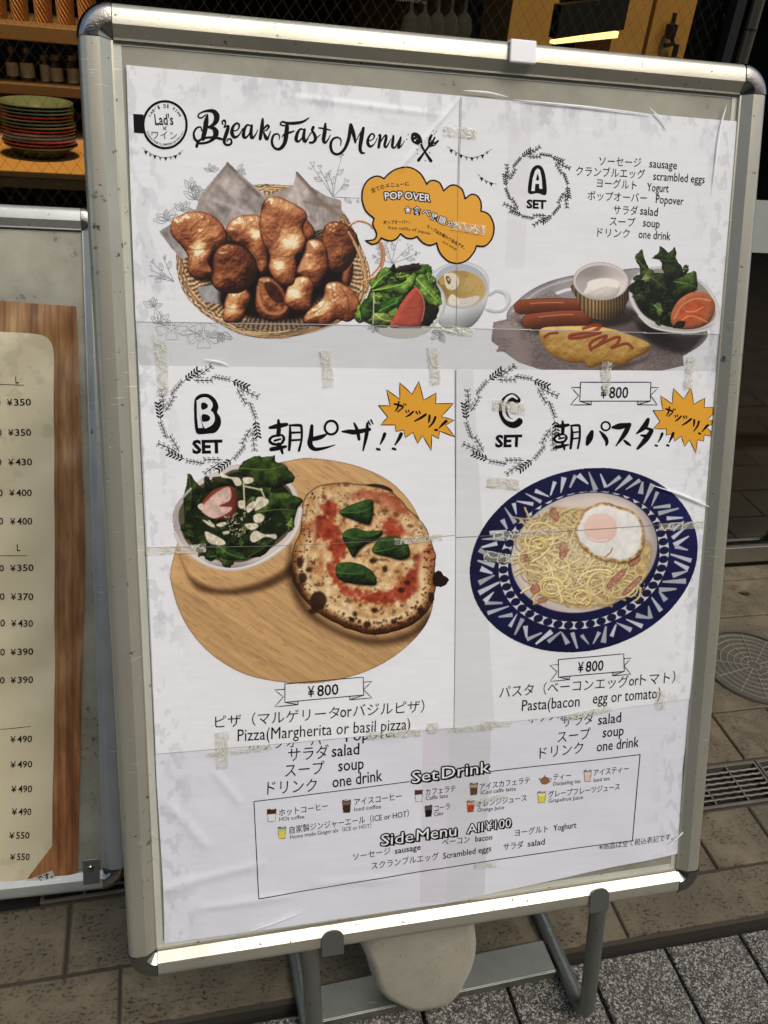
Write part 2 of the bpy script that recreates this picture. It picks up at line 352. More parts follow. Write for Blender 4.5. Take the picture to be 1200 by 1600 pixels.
class Ink:
    """flat print (letters, strokes, filled outlines) collected as one mesh lying on a paper layer"""
    def __init__(s, pl, w): s.pl, s.w, s.v, s.f, s.k = pl, w, [], [], 0
    def _add(s, ab, faces):
        n = len(s.v); s.k += 1; dz = (s.k % 12) * 4e-6
        s.v += [(p[0], p[1], dz) for p in ab]; s.f += [tuple(i + n for i in q) for q in faces]
    def T(s, x, y): return s.pl.B(x, y, s.w)
    def poly(s, pts):
        ab = [s.T(*p) for p in pts]
        from mathutils.geometry import tessellate_polygon
        tr = tessellate_polygon([[Vector((*p, 0)) for p in ab]]); ab = list(ab); out = []; st = [tuple(t) for t in tr]; mids = {}
        while st:                              # keep the facets small so that they follow the paper
            t = st.pop(); e = [np.linalg.norm(ab[t[k]] - ab[t[(k + 1) % 3]]) for k in range(3)]; k = int(np.argmax(e))
            if e[k] < .006: out.append(t); continue
            i, j, l = t[k], t[(k + 1) % 3], t[(k + 2) % 3]; key = (min(i, j), max(i, j))
            if key not in mids: mids[key] = len(ab); ab.append((ab[i] + ab[j]) / 2)
            st += [(i, mids[key], l), (mids[key], j, l)]
        s._add(ab, out)
    def stroke(s, pts, sm=4, wd=None, cap=True):
        """pts: (x, y, full width) in traced units"""
        p = np.array([(q[0], q[1], q[2] if len(q) > 2 else wd) for q in pts], float)
        if len(p) > 2 and sm > 1: p = smooth(p, sm, False)
        else: p = np.vstack([np.linspace(p[k], p[k + 1], max(2, int(np.hypot(*(p[k + 1] - p[k])[:2]) / 8) + 1))[:-1] for k in range(len(p) - 1)] + [p[-1:]])
        c = p[:, :2]; t = np.gradient(c, axis=0); t /= np.linalg.norm(t, axis=1)[:, None] + 1e-9; nn = np.stack([-t[:, 1], t[:, 0]], 1)
        h = np.maximum(p[:, 2:3] / 2, .02); l, r = c + nn * h, c - nn * h
        if cap:
            a = np.radians([135, 90, 45]); 
            e = [c[-1] + h[-1] * (math.cos(q) * nn[-1] + math.sin(q) * t[-1]) for q in np.radians([45, 90, 135])]
            b = [c[0] + h[0] * (math.cos(q) * nn[0] - math.sin(q) * t[0]) for q in np.radians([135, 90, 45])]
        else: e = b = []
        v = [s.T(*q) for q in l] + [s.T(*q) for q in r] + [s.T(*q) for q in e] + [s.T(*q) for q in b]; n = len(c)
        f = [(i, i + 1, n + i + 1, n + i) for i in range(n - 1)]
        if cap: f += [(n - 1, 2 * n, 2 * n + 1, 2 * n + 2, 2 * n - 1), (n, 2 * n + 3, 2 * n + 4, 2 * n + 5, 0)]
        s._add(v, f)
    def ring(s, cx, cy, rx, ry, wd, rot=0, n=40):
        q = [(cx + rx * math.cos(a) * math.cos(rot) - ry * math.sin(a) * math.sin(rot), cy + rx * math.cos(a) * math.sin(rot) + ry * math.sin(a) * math.cos(rot), wd) for a in np.linspace(0, 2 * math.pi, n)]
        s.stroke(q, 1, cap=False)
    def disc(s, cx, cy, r, n=14): s.poly([(cx + r * math.cos(k * 2 * math.pi / n), cy + r * math.sin(k * 2 * math.pi / n)) for k in range(n)])
    def text(s, t, p0, p1, em, off=0.0, shear=0.0, dx=0.0, dy=0.0):
        """a line of type from p0 to p1 along its base line"""
        c = bpy.data.curves.new('t', 'FONT'); c.body = t; c.offset = off; c.resolution_u = 2; c.shear = shear
        o = bpy.data.objects.new('t', c); me = o.to_mesh(); n = len(me.vertices); co = np.empty(n * 3); me.vertices.foreach_get('co', co); co = co.reshape(-1, 3)
        fs = [tuple(p.vertices) for p in me.polygons]; o.to_mesh_clear(); bpy.data.objects.remove(o); bpy.data.curves.remove(c)
        if not n: return
        a, b = s.T(*p0), s.T(*p1); ex = (b - a) / np.linalg.norm(b - a); ey = np.array([-ex[1], ex[0]])
        m = s.T(p0[0], p0[1] - em); k = abs((m - a) @ ey); x0, x1 = co[:, 0].min(), co[:, 0].max(); sx = np.linalg.norm(b - a) / (x1 - x0)
        xx = (co[:, 0] - x0) * sx + dx * k; yy = co[:, 1] * k + dy * k
        s._add(a + xx[:, None] * ex + yy[:, None] * ey, fs)
    def build(s, name, m, parent, dz):
        v = np.array(s.v); z = s.w + dz + v[:, 2] + relief(v[:, 0], v[:, 1], s.pl)
        me = bpy.data.meshes.new(name); me.from_pydata(np.stack([v[:, 0], v[:, 1], z], 1).tolist(), [], s.f); me.update(); me.materials.append(m)
        o = bpy.data.objects.new(name, me); C.objects.link(o); o.parent = parent; return o
class Zoom:
    """re-bases traced coordinates taken from an enlarged crop"""
    def __init__(s, ink, ox, oy, k): s.i, s.ox, s.oy, s.k = ink, ox, oy, k
    def q(s, p): return (s.ox + p[0] / s.k, s.oy + p[1] / s.k) + tuple(v / s.k for v in p[2:])
    def stroke(s, pts, **a):
        if 'wd' in a: a['wd'] /= s.k
        s.i.stroke([s.q(p) for p in pts], **a)
    def poly(s, pts): s.i.poly([s.q(p) for p in pts])
    def disc(s, x, y, r): s.i.disc(*s.q((x, y)), r / s.k)
    def ring(s, x, y, rx, ry, wd, **a): s.i.ring(*s.q((x, y)), rx / s.k, ry / s.k, wd / s.k, **a)
    def text(s, t, p0, p1, em, **a): s.i.text(t, s.q(p0), s.q(p1), em / s.k, **a)

Z0, Z1 = 0.0, 0.0006                          # under sheet, the sheets pasted over it
poster = empty('menu_poster', A_.M, 'white breakfast menu of taped sheets in the larger tilted sign, with food pictures', 'poster')
def tl(p): return [A_.B(*q, PW) for q in p]
# --- paper: one under sheet with four sheets pasted over it
def distress(p, q, X, Y):
    """the grey flaked pattern printed along the margins"""
    a, b = p.A[q], p.Bm[q]
    L_, R_, T_ = X - (200 + (Y - 110) * .042), (1153 + (Y - 190) * -.079) - X, Y - (102 + (X - 197) * .092)
    e = np.minimum(np.minimum(L_, R_ * 1.1), np.minimum(T_ * 1.05, 1e3)); m = 1 - sstep(15, 75, e + 25 * (fbm(a, b, .05, 2, 3) - .5))
    big = sstep(.60, .63, fbm(a * 1.6, b * .55, .030, 0, 4)); sm = sstep(.585, .62, fbm(a, b * .6, .0075, 5, 3))
    return np.clip(m * (big * .40 + sm * .62), 0, 1)
def sheet(name, outline, base, z, seed, stripes=(), dst=True):
    x = [p[0] for p in outline]; y = [p[1] for p in outline]
    p = Paint(A_, PW, (min(x) - 4, min(y) - 6, max(x) + 4, max(y) + 6), .0011)
    q, d = p.sdf(outline, 5); X, Y = p.X[q], p.Y[q]; a, b = p.A[q], p.Bm[q]
    c = np.ones(X.shape + (3,)) * np.array(base, float) * (1 + .035 * (fbm(a, b, .09, seed, 4)[..., None] - .5) + .02 * (vnoise(X, Y * 6, 30, 2)[..., None] - .5))
    if dst: c = c * (1 - distress(p, q, X, Y)[..., None] * np.array([.11, .105, .095]))
    for (xa, ya), (xb, yb), (xc, yc), (xd, yd), k in stripes:
        e1 = xa + (xd - xa) * (Y - ya) / (yd - ya); e2 = xb + (xc - xb) * (Y - yb) / (yc - yb)
        m = sstep(-.7, .7, X - e1) * sstep(-.7, .7, e2 - X) * ((Y > min(ya, yb)) & (Y < max(yc, yd))); c = c * (1 - m[..., None] * (1 - np.array(k)))
    p.put(q, np.ones_like(d), c); p.al[:] = 0; o = p.build(name, M_PAPER, poster, z, snap=(q, d)); return o
TAPEY = (.955, .955, .93)
sheet('paper_sheet', [(197, 102), (720, 150), (1033, 180), (1153, 190), (1140, 393), (1125, 522), (1104, 800), (1099, 875), (1081, 1095), (1066, 1200), (1064, 1331), (700, 1410), (474, 1442), (257, 1474), (255, 1385), (245, 1225), (221, 700)], (222, 223, 228), Z0, 1,
      [((660, 1130), (702, 1130), (694, 1410), (655, 1410), (.965, .945, .955)), ((702, 1128), (768, 1122), (756, 1405), (695, 1412), (.93, .93, .915))])
sheet('paper_sheet', [(197.5, 103), (719, 150.5), (714, 330), (711, 512), (500, 507), (212, 502.5), (204, 300)], (234, 235, 235), Z1, 2)
sheet('paper_sheet', [(721, 151), (1033, 180.5), (1152.5, 191), (1139.5, 393), (1124.5, 522.5), (900, 517), (713, 513), (716, 330)], (231, 232, 232), Z1, 3,
      [((795, 185), (830, 185), (818, 420), (788, 420), (.98, .97, .975))])
sheet('paper_sheet', [(217, 571), (480, 574), (707.5, 577), (710, 760), (710.5, 840), (708, 1136), (480, 1157), (243.5, 1177), (230, 850)], (238, 239, 239), Z1 * 1.6, 4)
sheet('paper_sheet', [(711, 577), (900, 578), (1119, 580), (1110, 680), (1100, 822), (1079, 1091), (878, 1118), (768, 1130), (708.5, 1137.5), (711.5, 840)], (233, 234, 234), Z1, 5,
      [((711, 577), (738, 577), (772, 1131), (705, 1139), (.95, .95, .94))])
# greyish clear strip between the upper and lower sheets
sheet('backing_strip', [(212, 503), (500, 508), (820, 515), (1124, 524), (1119, 579.5), (900, 577.5), (708, 576.5), (480, 573.5), (217, 570.5)], (213, 215, 214), Z0 + .00012, 6)

TOP_ = Z1 + .0002                             # height for print on the upper sheets
LOW_ = Z0 + .00026                             # height for print on the under sheet
TOPB = Z1 * 1.6 + .0002
def ink(): return Ink(A_, PW)

def outlined(ik, t, a, b, em, r, drop=(0, 0), off=.0):
    """thick black surround of a line of type"""
    for k in range(10): q = k * math.pi / 5; ik.text(t, a, b, em, off=off, dx=r * math.cos(q), dy=r * math.sin(q))
    if drop[0]:
        for k in (.5, 1): ik.text(t, a, b, em, off=off, dx=drop[0] * k + r * .7, dy=drop[1] * k - r * .7)
# --- title
i = ink(); z = Zoom(i, 300, 160, 5.217)
for st in (
    [(125,105,12),(115,160,30),(105,230,30),(88,300,26)],
    [(110,105,8),(75,130,10),(50,120,10),(60,95,10),(110,75,14),(170,75,26),(200,110,36),(195,155,32),(165,190,20),(125,205,10)],
    [(125,205,10),(175,215,26),(195,250,36),(180,290,26),(140,322,16),(90,335,15),(45,335,14)],
    [(80,235,8),(70,205,10),(40,210,12),(15,250,14),(20,295,16),(45,322,18)],
    [(38,362,18),(50,322,16),(90,297,14),(150,287,14),(220,295,16),(270,312,10)],
    [(250,180,10),(245,160,10),(265,150,14),(272,175,10),(262,205,10)],
    [(262,205,8),(295,195,16),(285,240,24),(265,300,22),(265,335,16),(290,350,14),(320,335,14),(318,305,12),(295,300,10),(285,320,8)],
    [(330,235,8),(370,225,8),(385,190,12),(365,172,12),(335,200,18),(325,250,24),(345,285,20),(380,270,10),(412,215,6)],
    [(480,195,10),(450,185,12),(425,225,20),(420,275,22),(440,288,14),(470,250,8),(488,190,10)], [(488,188,14),(480,250,22),(490,292,18),(520,260,8),(535,225,6)],
    [(575,137,14),(570,200,24),(555,298,20)], [(570,235,8),(610,190,14),(625,200,14),(610,225,10),(585,240,8),(600,285,22),(615,300,14),(640,235,6)],
    [(785,195,8),(740,190,10),(720,180,10),(735,160,12),(775,170,16),(830,172,20),(900,160,16),(950,130,8)],
    [(775,175,20),(770,240,28),(755,330,26),(715,380,20),(670,370,16),(650,320,16),(665,270,14),(695,258,10),(712,275,8),(710,305,6)],
    [(735,285,6),(750,262,10),(790,250,14),(832,235,8)],
    [(910,225,10),(880,220,12),(855,260,20),(848,305,22),(868,320,14),(900,285,8),(918,225,10)], [(918,222,14),(908,285,22),(920,322,18),(945,290,8),(960,258,6)],
    [(955,275,5),(980,235,8),(992,208,10),(985,200,10),(975,225,12),(995,260,18),(1005,300,20),(985,328,16),(958,330,14)], [(1005,300,8),(1045,265,5)],
    [(1085,177,14),(1080,240,24),(1070,310,22),(1085,332,14),(1110,300,8),(1125,268,5)], [(1032,210,8),(1080,218,12),(1130,230,6)]): z.stroke([(q[0], q[1], q[2] * 1.32) for q in st], sm=5)
z = Zoom(i, 480, 160, 5.217)
for st in (
    [(270,355,6),(272,310,10),(245,288,12),(205,305,16),(188,355,20),(205,410,18),(250,425,18),(300,385,20),(335,300,24),(350,195,22)],
    [(352,187,24),(375,260,26),(390,330,14)], [(388,335,6),(420,270,8),(453,218,12)], [(455,212,20),(440,290,28),(428,375,24),(440,412,18),(465,415,10)],
    [(490,320,8),(530,305,8),(545,275,12),(525,258,12),(500,285,16),(490,330,22),(510,362,18),(545,340,8),(568,295,6)],
    [(578,275,8),(592,265,14),(590,300,20),(580,368,20)], [(585,345,8),(620,285,10),(640,270,14),(640,300,20),(628,350,18),(640,368,14),(665,330,8),(680,300,5)],
    [(700,277,16),(695,320,20),(692,365,18),(715,368,12),(745,310,8)], [(760,287,14),(750,330,20),(742,372,18),(770,350,8),(790,315,5)],
    [(925,350,16),(960,410,14),(1005,478,22)], [(905,473,22),(955,405,14),(1000,345,18)]): z.stroke([(q[0], q[1], q[2] * 1.2) for q in st], sm=5)
z.poly(smooth([(842,290),(850,255),(885,248),(920,275),(933,320),(925,355),(885,345),(850,320)], 4))
z.poly([(980,345),(985,290),(1005,262),(1020,270),(1005,310),(1012,315),(1035,280),(1045,288),(1028,325),(1035,328),(1065,305),(1072,318),(1040,355),(1000,368)])
for x, y, r in ((820,265,5),(808,302,5),(890,388,5),(895,420,5),(960,478,5),(995,412,5),(1018,235,4),(1047,242,5),(1035,262,4)): z.disc(x, y, r)
title = i.build('title_lettering', M_INK, poster, TOP_)
i = ink(); z = Zoom(i, 480, 160, 5.217)
for x, y, r in ((875,312,7),(868,282,4),(890,300,3),(1000,322,4),(1028,345,4)): z.disc(x, y, r)
i.build('utensil_dots', M_WHITEINK, poster, TOP_ + .0001)

# --- round shop logo
i = ink(); z = Zoom(i, 180, 130, 4.0)
z.ring(311, 262, 135, 146, 15, n=64); z.poly([(113,195),(178,199),(172,255),(176,316),(118,312)])
z.text("Lad's", (250,262), (365,262), 96, off=.012); z.stroke([(299,274,4),(319,294,4)]); z.stroke([(319,274,4),(299,294,4)])
z.text("ワイン", (230,348), (388,350), 58, off=-.006)
def arc_text(z, t, cx, cy, rx, ry, a0, a1, em, top=True, off=.03):
    n = len(t)
    for k, ch in enumerate(t):
        if ch == ' ': continue
        a = math.radians(a0 + (a1 - a0) * (k + .5) / n); w = abs(math.radians(a1 - a0)) / n * .40
        s = 1 if top else -1
        f = {'I': .32, "'": .28, '/': .5, 'L': .8, 'E': .8}.get(ch, 1.0); p = [(cx + rx * math.sin(a + s * q * w * f), cy - ry * math.cos(a + s * q * w * f)) for q in (-1, 1)]
        if not top: p = p[::1]
        z.text(ch, p[0], p[1], em, off=off)
arc_text(z, "LAD'S DE WINE", 311, 262, 104, 106, -64, 64, 32)
arc_text(z, "MORNING/LUNCH/DINING", 311, 262, 121, 130, 252, 108, 20, top=False)
def bunting(ik, p, flags, grey):
    ik.stroke([(x, y, .45) for x, y in p], sm=5)
    for (x, y) in flags: ik.poly([(x - 2.8, y - 2.6), (x + 2.8, y - 2.2), (x + .2, y + 3.8)])
logo = i.build('shop_logo', M_INK, poster, TOP_ + .00006); i = ink()
bunting(i, [(221.5,231),(240,242.5),(258,246.5),(275,243.5),(286,235)], [(228,239),(242,245.5),(259,248.5),(274,245.5)], 0); i.build('bunting', M_INK, poster, TOP_ + .00006); i = ink()
bunting(i, [(698,229),(718,241),(737,246.5),(755,241.5),(768,233)], [(704.5,236.5),(720,244.5),(737,248.5),(753.5,244.5)], 0); i.build('bunting', M_INK, poster, TOP_ + .00006); i = ink()
bunting(i, [(746,272),(758,282),(775,288)], [(752,280),(767,288)], 0)
i.build('bunting', M_INK, poster, TOP_ + .00006)
for x, y in ((235,243.5),(250.5,248.5),(267,247.5),(281,241),(712,241.5),(728.5,247.5),(745.5,247),(761,239),(759.5,285)): i = ink(); i.poly([(x - 2.4, y - 2.4), (x + 2.4, y - 2.2), (x, y + 3)]); i.build('pale_flag', M_GREYINK, poster, TOP_)

# --- set badges: leaf wreath, letter, SET
def wreath(ik, cx, cy, rx, ry):
    def leafs(P, D, n, ln, lw, filled, dl):
        c, s = math.cos(D), math.sin(D)
        for k in range(n):
            t = (k + .6) / n
            for sg in (-1, 1):
                a = D + sg * .85; bx, by = P[0] + c * ln * t, P[1] + s * ln * t; ex, ey = bx + dl * math.cos(a), by + dl * math.sin(a)
                mx, my = (bx + ex) / 2, (by + ey) / 2
                if filled: ik.stroke([(bx, by, .4), (mx, my, lw), (ex, ey, lw * .9)], sm=3)
                else:
                    nx, ny = -math.sin(a) * lw * .5, math.cos(a) * lw * .5
                    ik.stroke([(bx, by, .6), (mx + nx, my + ny, .65), (ex, ey, .6), (mx - nx, my - ny, .65), (bx, by, .6)], sm=3)
        ik.stroke([(P[0], P[1], 1.0), (P[0] + c * ln * .5 - s * .8, P[1] + s * ln * .5 + c * .8, 1.1), (P[0] + c * ln, P[1] + s * ln, 1.0)], sm=3)
    k = (rx + ry) / 150
    for j in range(6):
        a0 = math.radians(-118 + 60 * j)
        for da, dr, n, ln, fl, lw, dl, turn in ((-2, 1.01, 5, 28, True, 2.7, 6.4, 1.42), (9, .94, 4, 30, False, 2.7, 6.5, 1.90), (11, .98, 4, 34, False, 2.8, 6.8, 1.26), (33, .98, 5, 29, False, 2.6, 5.2, 1.66)):
            a = a0 + math.radians(da); P = (cx + rx * dr * math.cos(a), cy + ry * dr * math.sin(a))
            leafs(P, a + turn, n, ln * k, lw * k, fl, dl * k)
def badge(cx, cy, rx, ry, blk, wht, holes, setp, zz, name, dz):
    i = ink(); wreath(i, cx, cy, rx, ry); z = Zoom(i, *zz)
    for b in blk:
        z.poly(smooth(b, 4)) if len(b[0]) == 2 else z.stroke(b, sm=5)
    z.text('SET', *setp, off=.042)
    o = i.build(name, M_INK, poster, dz)
    i = ink(); z = Zoom(i, *zz)
    for b in wht: z.poly(b) if len(b[0]) == 2 else z.stroke(b, sm=5)
    i.build('letter_fill', M_WHITEINK, o, dz + .00008)
    if holes:
        i = ink(); z = Zoom(i, *zz)
        for b in holes: z.poly(smooth(b, 3))
        i.build('letter_counter', M_INK, o, dz + .00016)
badge(838, 291, 47, 52, [[(205,322),(209,250),(222,203),(248,184),(274,195),(290,245),(293,328),(250,322)]],
      [[(219,312),(226,250),(238,212),(250,200),(262,208),(270,245),(274,302),(259,300),(257,277),(239,277),(236,312)]], [[(243,258),(247,236),(251,226),(255,238),(257,258)]],
      ((195,395),(293,398),58), (760, 200, 3.158), 'set_badge', TOP_)
badge(325, 656, 73, 70, [[(455,400),(470,340),(520,305),(590,300),(650,330),(690,380),(708,440),(695,495),(725,540),(735,600),(715,660),(670,705),(600,715),(500,720),(468,680),(455,540)]],
      [smooth([(482,400),(500,360),(550,337),(600,345),(640,385),(648,430),(628,472),(655,500),(670,560),(650,615),(600,648),(553,640)], 4).tolist() + [(545,655),(497,655),(485,540)]],
      [[(530,400),(560,392),(592,410),(596,440),(570,460),(532,462)], [(535,520),(570,512),(612,530),(622,560),(600,585),(540,588)]], ((437,918),(752,912),190), (235, 570, 6.667), 'set_badge', TOPB)
badge(797, 656, 68, 71, [[(300,182,30),(275,168,36),(246,190,38),(238,232,38),(255,270,38),(285,284,40),(308,275,34)]],
      [[(298,176,7),(276,163,12),(250,182,13),(240,225,14),(252,258,14),(278,270,12),(298,262,7)]], [], ((203,385),(320,383),72), (700, 560, 2.791), 'set_badge', TOP_)

# --- brush lettering
i = ink(); z = Zoom(i, 410, 590, 3.871)
for st in ([(42,302,16),(90,292,30),(145,282,22)], [(95,257,16),(98,300,26),(95,345,26)], [(100,348,14),(60,355,16),(42,378,18),(60,398,18),(105,402,16),(128,372,18),(118,348,14),(90,346,12)], [(72,380,14),(108,370,12)],
           [(52,432,26),(95,425,26),(140,415,16)], [(96,400,22),(112,430,20),(120,456,14)], [(165,285,10),(166,360,20),(160,436,16)], [(163,288,12),(220,287,18),(234,300,16),(235,370,14),(219,440,16)], [(170,332,14),(228,330,12)], [(170,378,14),(228,374,12)],
           [(297,290,20),(292,350,28),(286,400,32),(312,430,24),(370,425,16),(437,405,5)], [(296,372,26),(350,358,28),(388,340,8)],
           [(480,325,10),(520,325,26),(560,328,30),(645,312,22)], [(553,275,12),(572,320,22),(582,372,18)], [(632,275,14),(628,340,24),(606,440,10)], [(638,262,10),(650,286,8)], [(654,255,11),(666,279,8)],
           [(737,340,22),(726,370,18),(710,402,8)], [(836,340,24),(822,370,20),(800,405,9)], [(692,430,16),(706,434,14)], [(787,428,17),(801,432,15)]): z.stroke(st, sm=4)
z.ring(414, 301, 39, 41, 15)
i.build('brush_lettering', M_INK, poster, TOPB)
i = ink(); z = Zoom(i, 850, 590, 4.444)
for st in ([(75,335,18),(120,335,28),(165,327,20)], [(125,302,14),(127,345,26),(125,388,22)], [(128,392,14),(90,398,18),(66,424,18),(85,446,18),(130,446,16),(152,418,18),(140,396,12),(115,392,10)], [(100,424,12),(135,416,12)], [(76,484,22),(120,475,24),(165,465,12)], [(120,446,20),(134,478,18),(138,500,12)],
           [(185,330,10),(190,400,22),(180,490,18)], [(183,333,14),(232,330,18),(243,345,16),(243,420,16),(230,490,14)], [(195,380,12),(240,375,12)], [(195,424,12),(240,418,12)],
           [(328,375,26),(312,420,46),(295,462,22)], [(382,370,8),(412,405,28),(432,440,26),(428,468,14)], [(472,345,18),(520,338,44),(592,325,24)], [(588,325,30),(555,390,34),(494,474,8)], [(552,435,14),(575,455,22),(597,470,10)],
           [(718,290,26),(692,340,40),(638,388,10)], [(690,345,16),(735,360,22),(740,372,30),(700,430,38),(645,492,18)], [(668,400,12),(705,405,26)], [(816,388,20),(806,415,16),(788,447,7)], [(893,385,20),(880,415,18),(863,450,7)], [(770,470,16),(780,472,14)], [(850,468,16),(860,471,14)]): z.stroke(st, sm=4)
z.ring(424, 336, 30, 30, 13)
i.build('brush_lettering', M_INK, poster, TOP_)
BURST = [(700,168),(770,170),(748,72),(828,130),(828,30),(902,100),(943,22),(972,135),(1048,92),(1044,157),(1152,155),(1078,235),(1158,255),(1105,285),(1160,358),(1068,322),(1062,368),(1020,345),(1018,438),(965,350),(935,397),(908,330),(862,362),(850,315),(805,325),(800,285),(712,285),(755,238)]
GATS = ([(796,158,12),(830,168,14),(848,178,10),(815,206,8)], [(822,145,10),(815,180,12),(800,202,6)], [(850,158,7),(856,168,6)], [(863,158,7),(867,166,6)], [(864,200,9),(870,212,7)], [(880,196,9),(884,207,7)], [(908,205,12),(890,222,13),(866,236,7)],
        [(926,205,10),(935,219,8)], [(945,203,10),(951,216,8)], [(984,222,15),(955,242,15),(918,262,9)], [(1007,228,14),(1006,250,14),(1001,270,8)], [(1042,238,15),(1030,268,14),(1003,300,7)], [(1108,262,18),(1090,278,16),(1064,304,7)], [(1042,314,15),(1052,316,14)])
def burst(pts, gats, zz, dz):
    i = ink(); z = Zoom(i, *zz); z.poly(pts); o = i.build('starburst', M_ORANGE, poster, dz)
    i = ink(); z = Zoom(i, *zz); z.stroke([p + (5.5,) for p in pts + pts[:1]], sm=1)
    for g in gats: z.stroke(g, sm=3)
    i.build('starburst_lettering', M_INK, o, dz + .00008)
burst(BURST, GATS, (410, 590, 3.871), TOPB)
mp2 = lambda p: (752 + (p[0] - 700) * .93, 68 + (p[1] - 22) * 1.09) + tuple(v for v in p[2:])
b2 = [(752,228),(820,228),(805,125),(885,182),(893,75),(965,148),(1017,68),(1035,185),(1112,140),(1108,207),(1168,205),(1167,252),(1130,290),(1163,297),(1158,325),(1122,342),(1152,372),(1150,405),(1107,395),(1103,440),(1060,430),(1048,522),(1005,430),(970,478),(948,405),(902,440),(890,388),(843,398),(845,355),(755,355),(800,303)]
burst(b2, [[mp2(p) for p in g] for g in GATS], (850, 590, 4.444), TOP_)

# --- speech bubble
BUB = [[(215,108),(160,85),(90,110),(40,180),(28,280),(60,380),(130,445)], [(130,445),(120,500),(150,575),(130,625),(60,635)], [(60,635),(110,665),(160,650),(190,612)], [(190,612),(250,635),(310,625),(355,575)], [(355,575),(400,610),(450,617),(495,600)],
       [(495,600),(540,650),(600,675),(660,655)], [(660,655),(690,740),(760,810),(840,828),(920,800),(980,730),(1000,678)], [(1000,678),(1070,680),(1130,620),(1150,520),(1120,430),(1080,395),(1040,385)], [(1040,385),(1040,310),(1010,255),(960,240),(905,278)],
       [(905,278),(880,200),(830,165),(780,165),(722,210)], [(722,210),(690,145),(640,122),(600,130),(578,155)], [(578,155),(530,70),(460,20),(390,10),(310,30),(250,70),(215,108)]]
i = ink(); z = Zoom(i, 560, 260, 5.4545); full = [tuple(q) for seg in BUB for q in smooth(seg, 5, False)[:-1]]; z.poly(full)
bub = i.build('speech_bubble', M_ORANGE, poster, TOP_ + .00022)
i = ink(); z = Zoom(i, 560, 260, 5.4545)
for seg in BUB: z.stroke([p + (13,) for p in seg], sm=5)
z.text('全ての', (108,228), (222,188), 50, off=.02); z.text('メニューに', (226,183), (430,165), 44, off=.02)
z.text('ポップオーバー、', (208,494), (438,487), 36, off=.02); z.text('free refills of', (248,535), (488,556), 40); z.text('popover', (503,562), (610,588), 40)
z.text('スープはお替わり自由です。', (572,520), (895,708), 38, off=.025); z.text('and soup', (708,650), (825,718), 40)
for k in (.075,):
    for q in (('POP', (222,285), (375,277), 88), ('OVER', (388,278), (608,303), 88)): outlined(z, *q, .115, (0, 0), .02)
    for t, a, b in (('★',(388,400),(446,400)),('食',(462,404),(522,410)),('べ',(535,413),(598,431)),('放',(608,446),(661,465)),('題',(672,475),(731,499)),('★',(741,500),(798,526))): outlined(z, t, a, b, 72, .11)
i.build('bubble_lettering', M_INK, bub, TOP_ + .00030)
i = ink(); z = Zoom(i, 560, 260, 5.4545)
z.text('POP', (222,285), (375,277), 88, off=.02); z.text('OVER', (388,278), (608,303), 88, off=.02)
for t, a, b in (('★',(388,400),(446,400)),('食',(462,404),(522,410)),('べ',(535,413),(598,431)),('放',(608,446),(661,465)),('題',(672,475),(731,499)),('☆',(741,500),(798,526))): z.text(t, a, b, 72, off=.012)
i.build('bubble_lettering', M_WHITEINK, bub, TOP_ + .00038)

# --- price ribbons
def ribbon(tl_, tr_, br_, bl_, txt, dz):
    tl_, tr_, br_, bl_ = map(np.array, (tl_, tr_, br_, bl_)); i = ink(); w = 1.3
    def P(a, b): return tuple((tl_ * (1 - a) + tr_ * a) * (1 - b) + (bl_ * (1 - a) + br_ * a) * b)
    def ln(*q): i.stroke([P(*p) + (w,) for p in q], sm=1)
    ln((0,0),(1,0),(1,1),(0,1),(0,0)); ln((0,.28),(-.13,.28),(-.02,.70),(-.13,1.2),(.165,1.2),(.165,1)); ln((1,.28),(1.11,.28),(1.0,.70),(1.1,1.2),(.82,1.2),(.82,1)); ln((0,1),(.165,1.2)); ln((1,1),(.82,1.2))
    for k in range(7): t = k / 7; i.stroke([P(.165 * t + .02, 1.0) + (.5,), P(.165 * t + .02, 1.0 + .2 * t) + (.5,)], sm=1); i.stroke([P(1 - .18 * t - .01, 1.0) + (.5,), P(1 - .18 * t - .01, 1.0 + .2 * t) + (.5,)], sm=1)
    i.text('¥', P(.29, .84), P(.375, .84), (P(0, 1)[1] - P(0, 0)[1]) * .82, off=.012); i.text('800', P(.41, .84), P(.68, .84), (P(0, 1)[1] - P(0, 0)[1]) * .86, off=.012)
    i.build('price_ribbon', M_INK, poster, dz)
ribbon((906.5,597), (1016,597), (1015,626.5), (905,626.5), '¥800', TOP_ + .0001)
ribbon((444.8,1067.5), (567,1057), (568,1085), (444.8,1096), '¥800', TOPB + .0001)
ribbon((871.5,1029.7), (973.3,1020.5), (974,1047.8), (871.8,1057), '¥800', TOP_ + .0001)

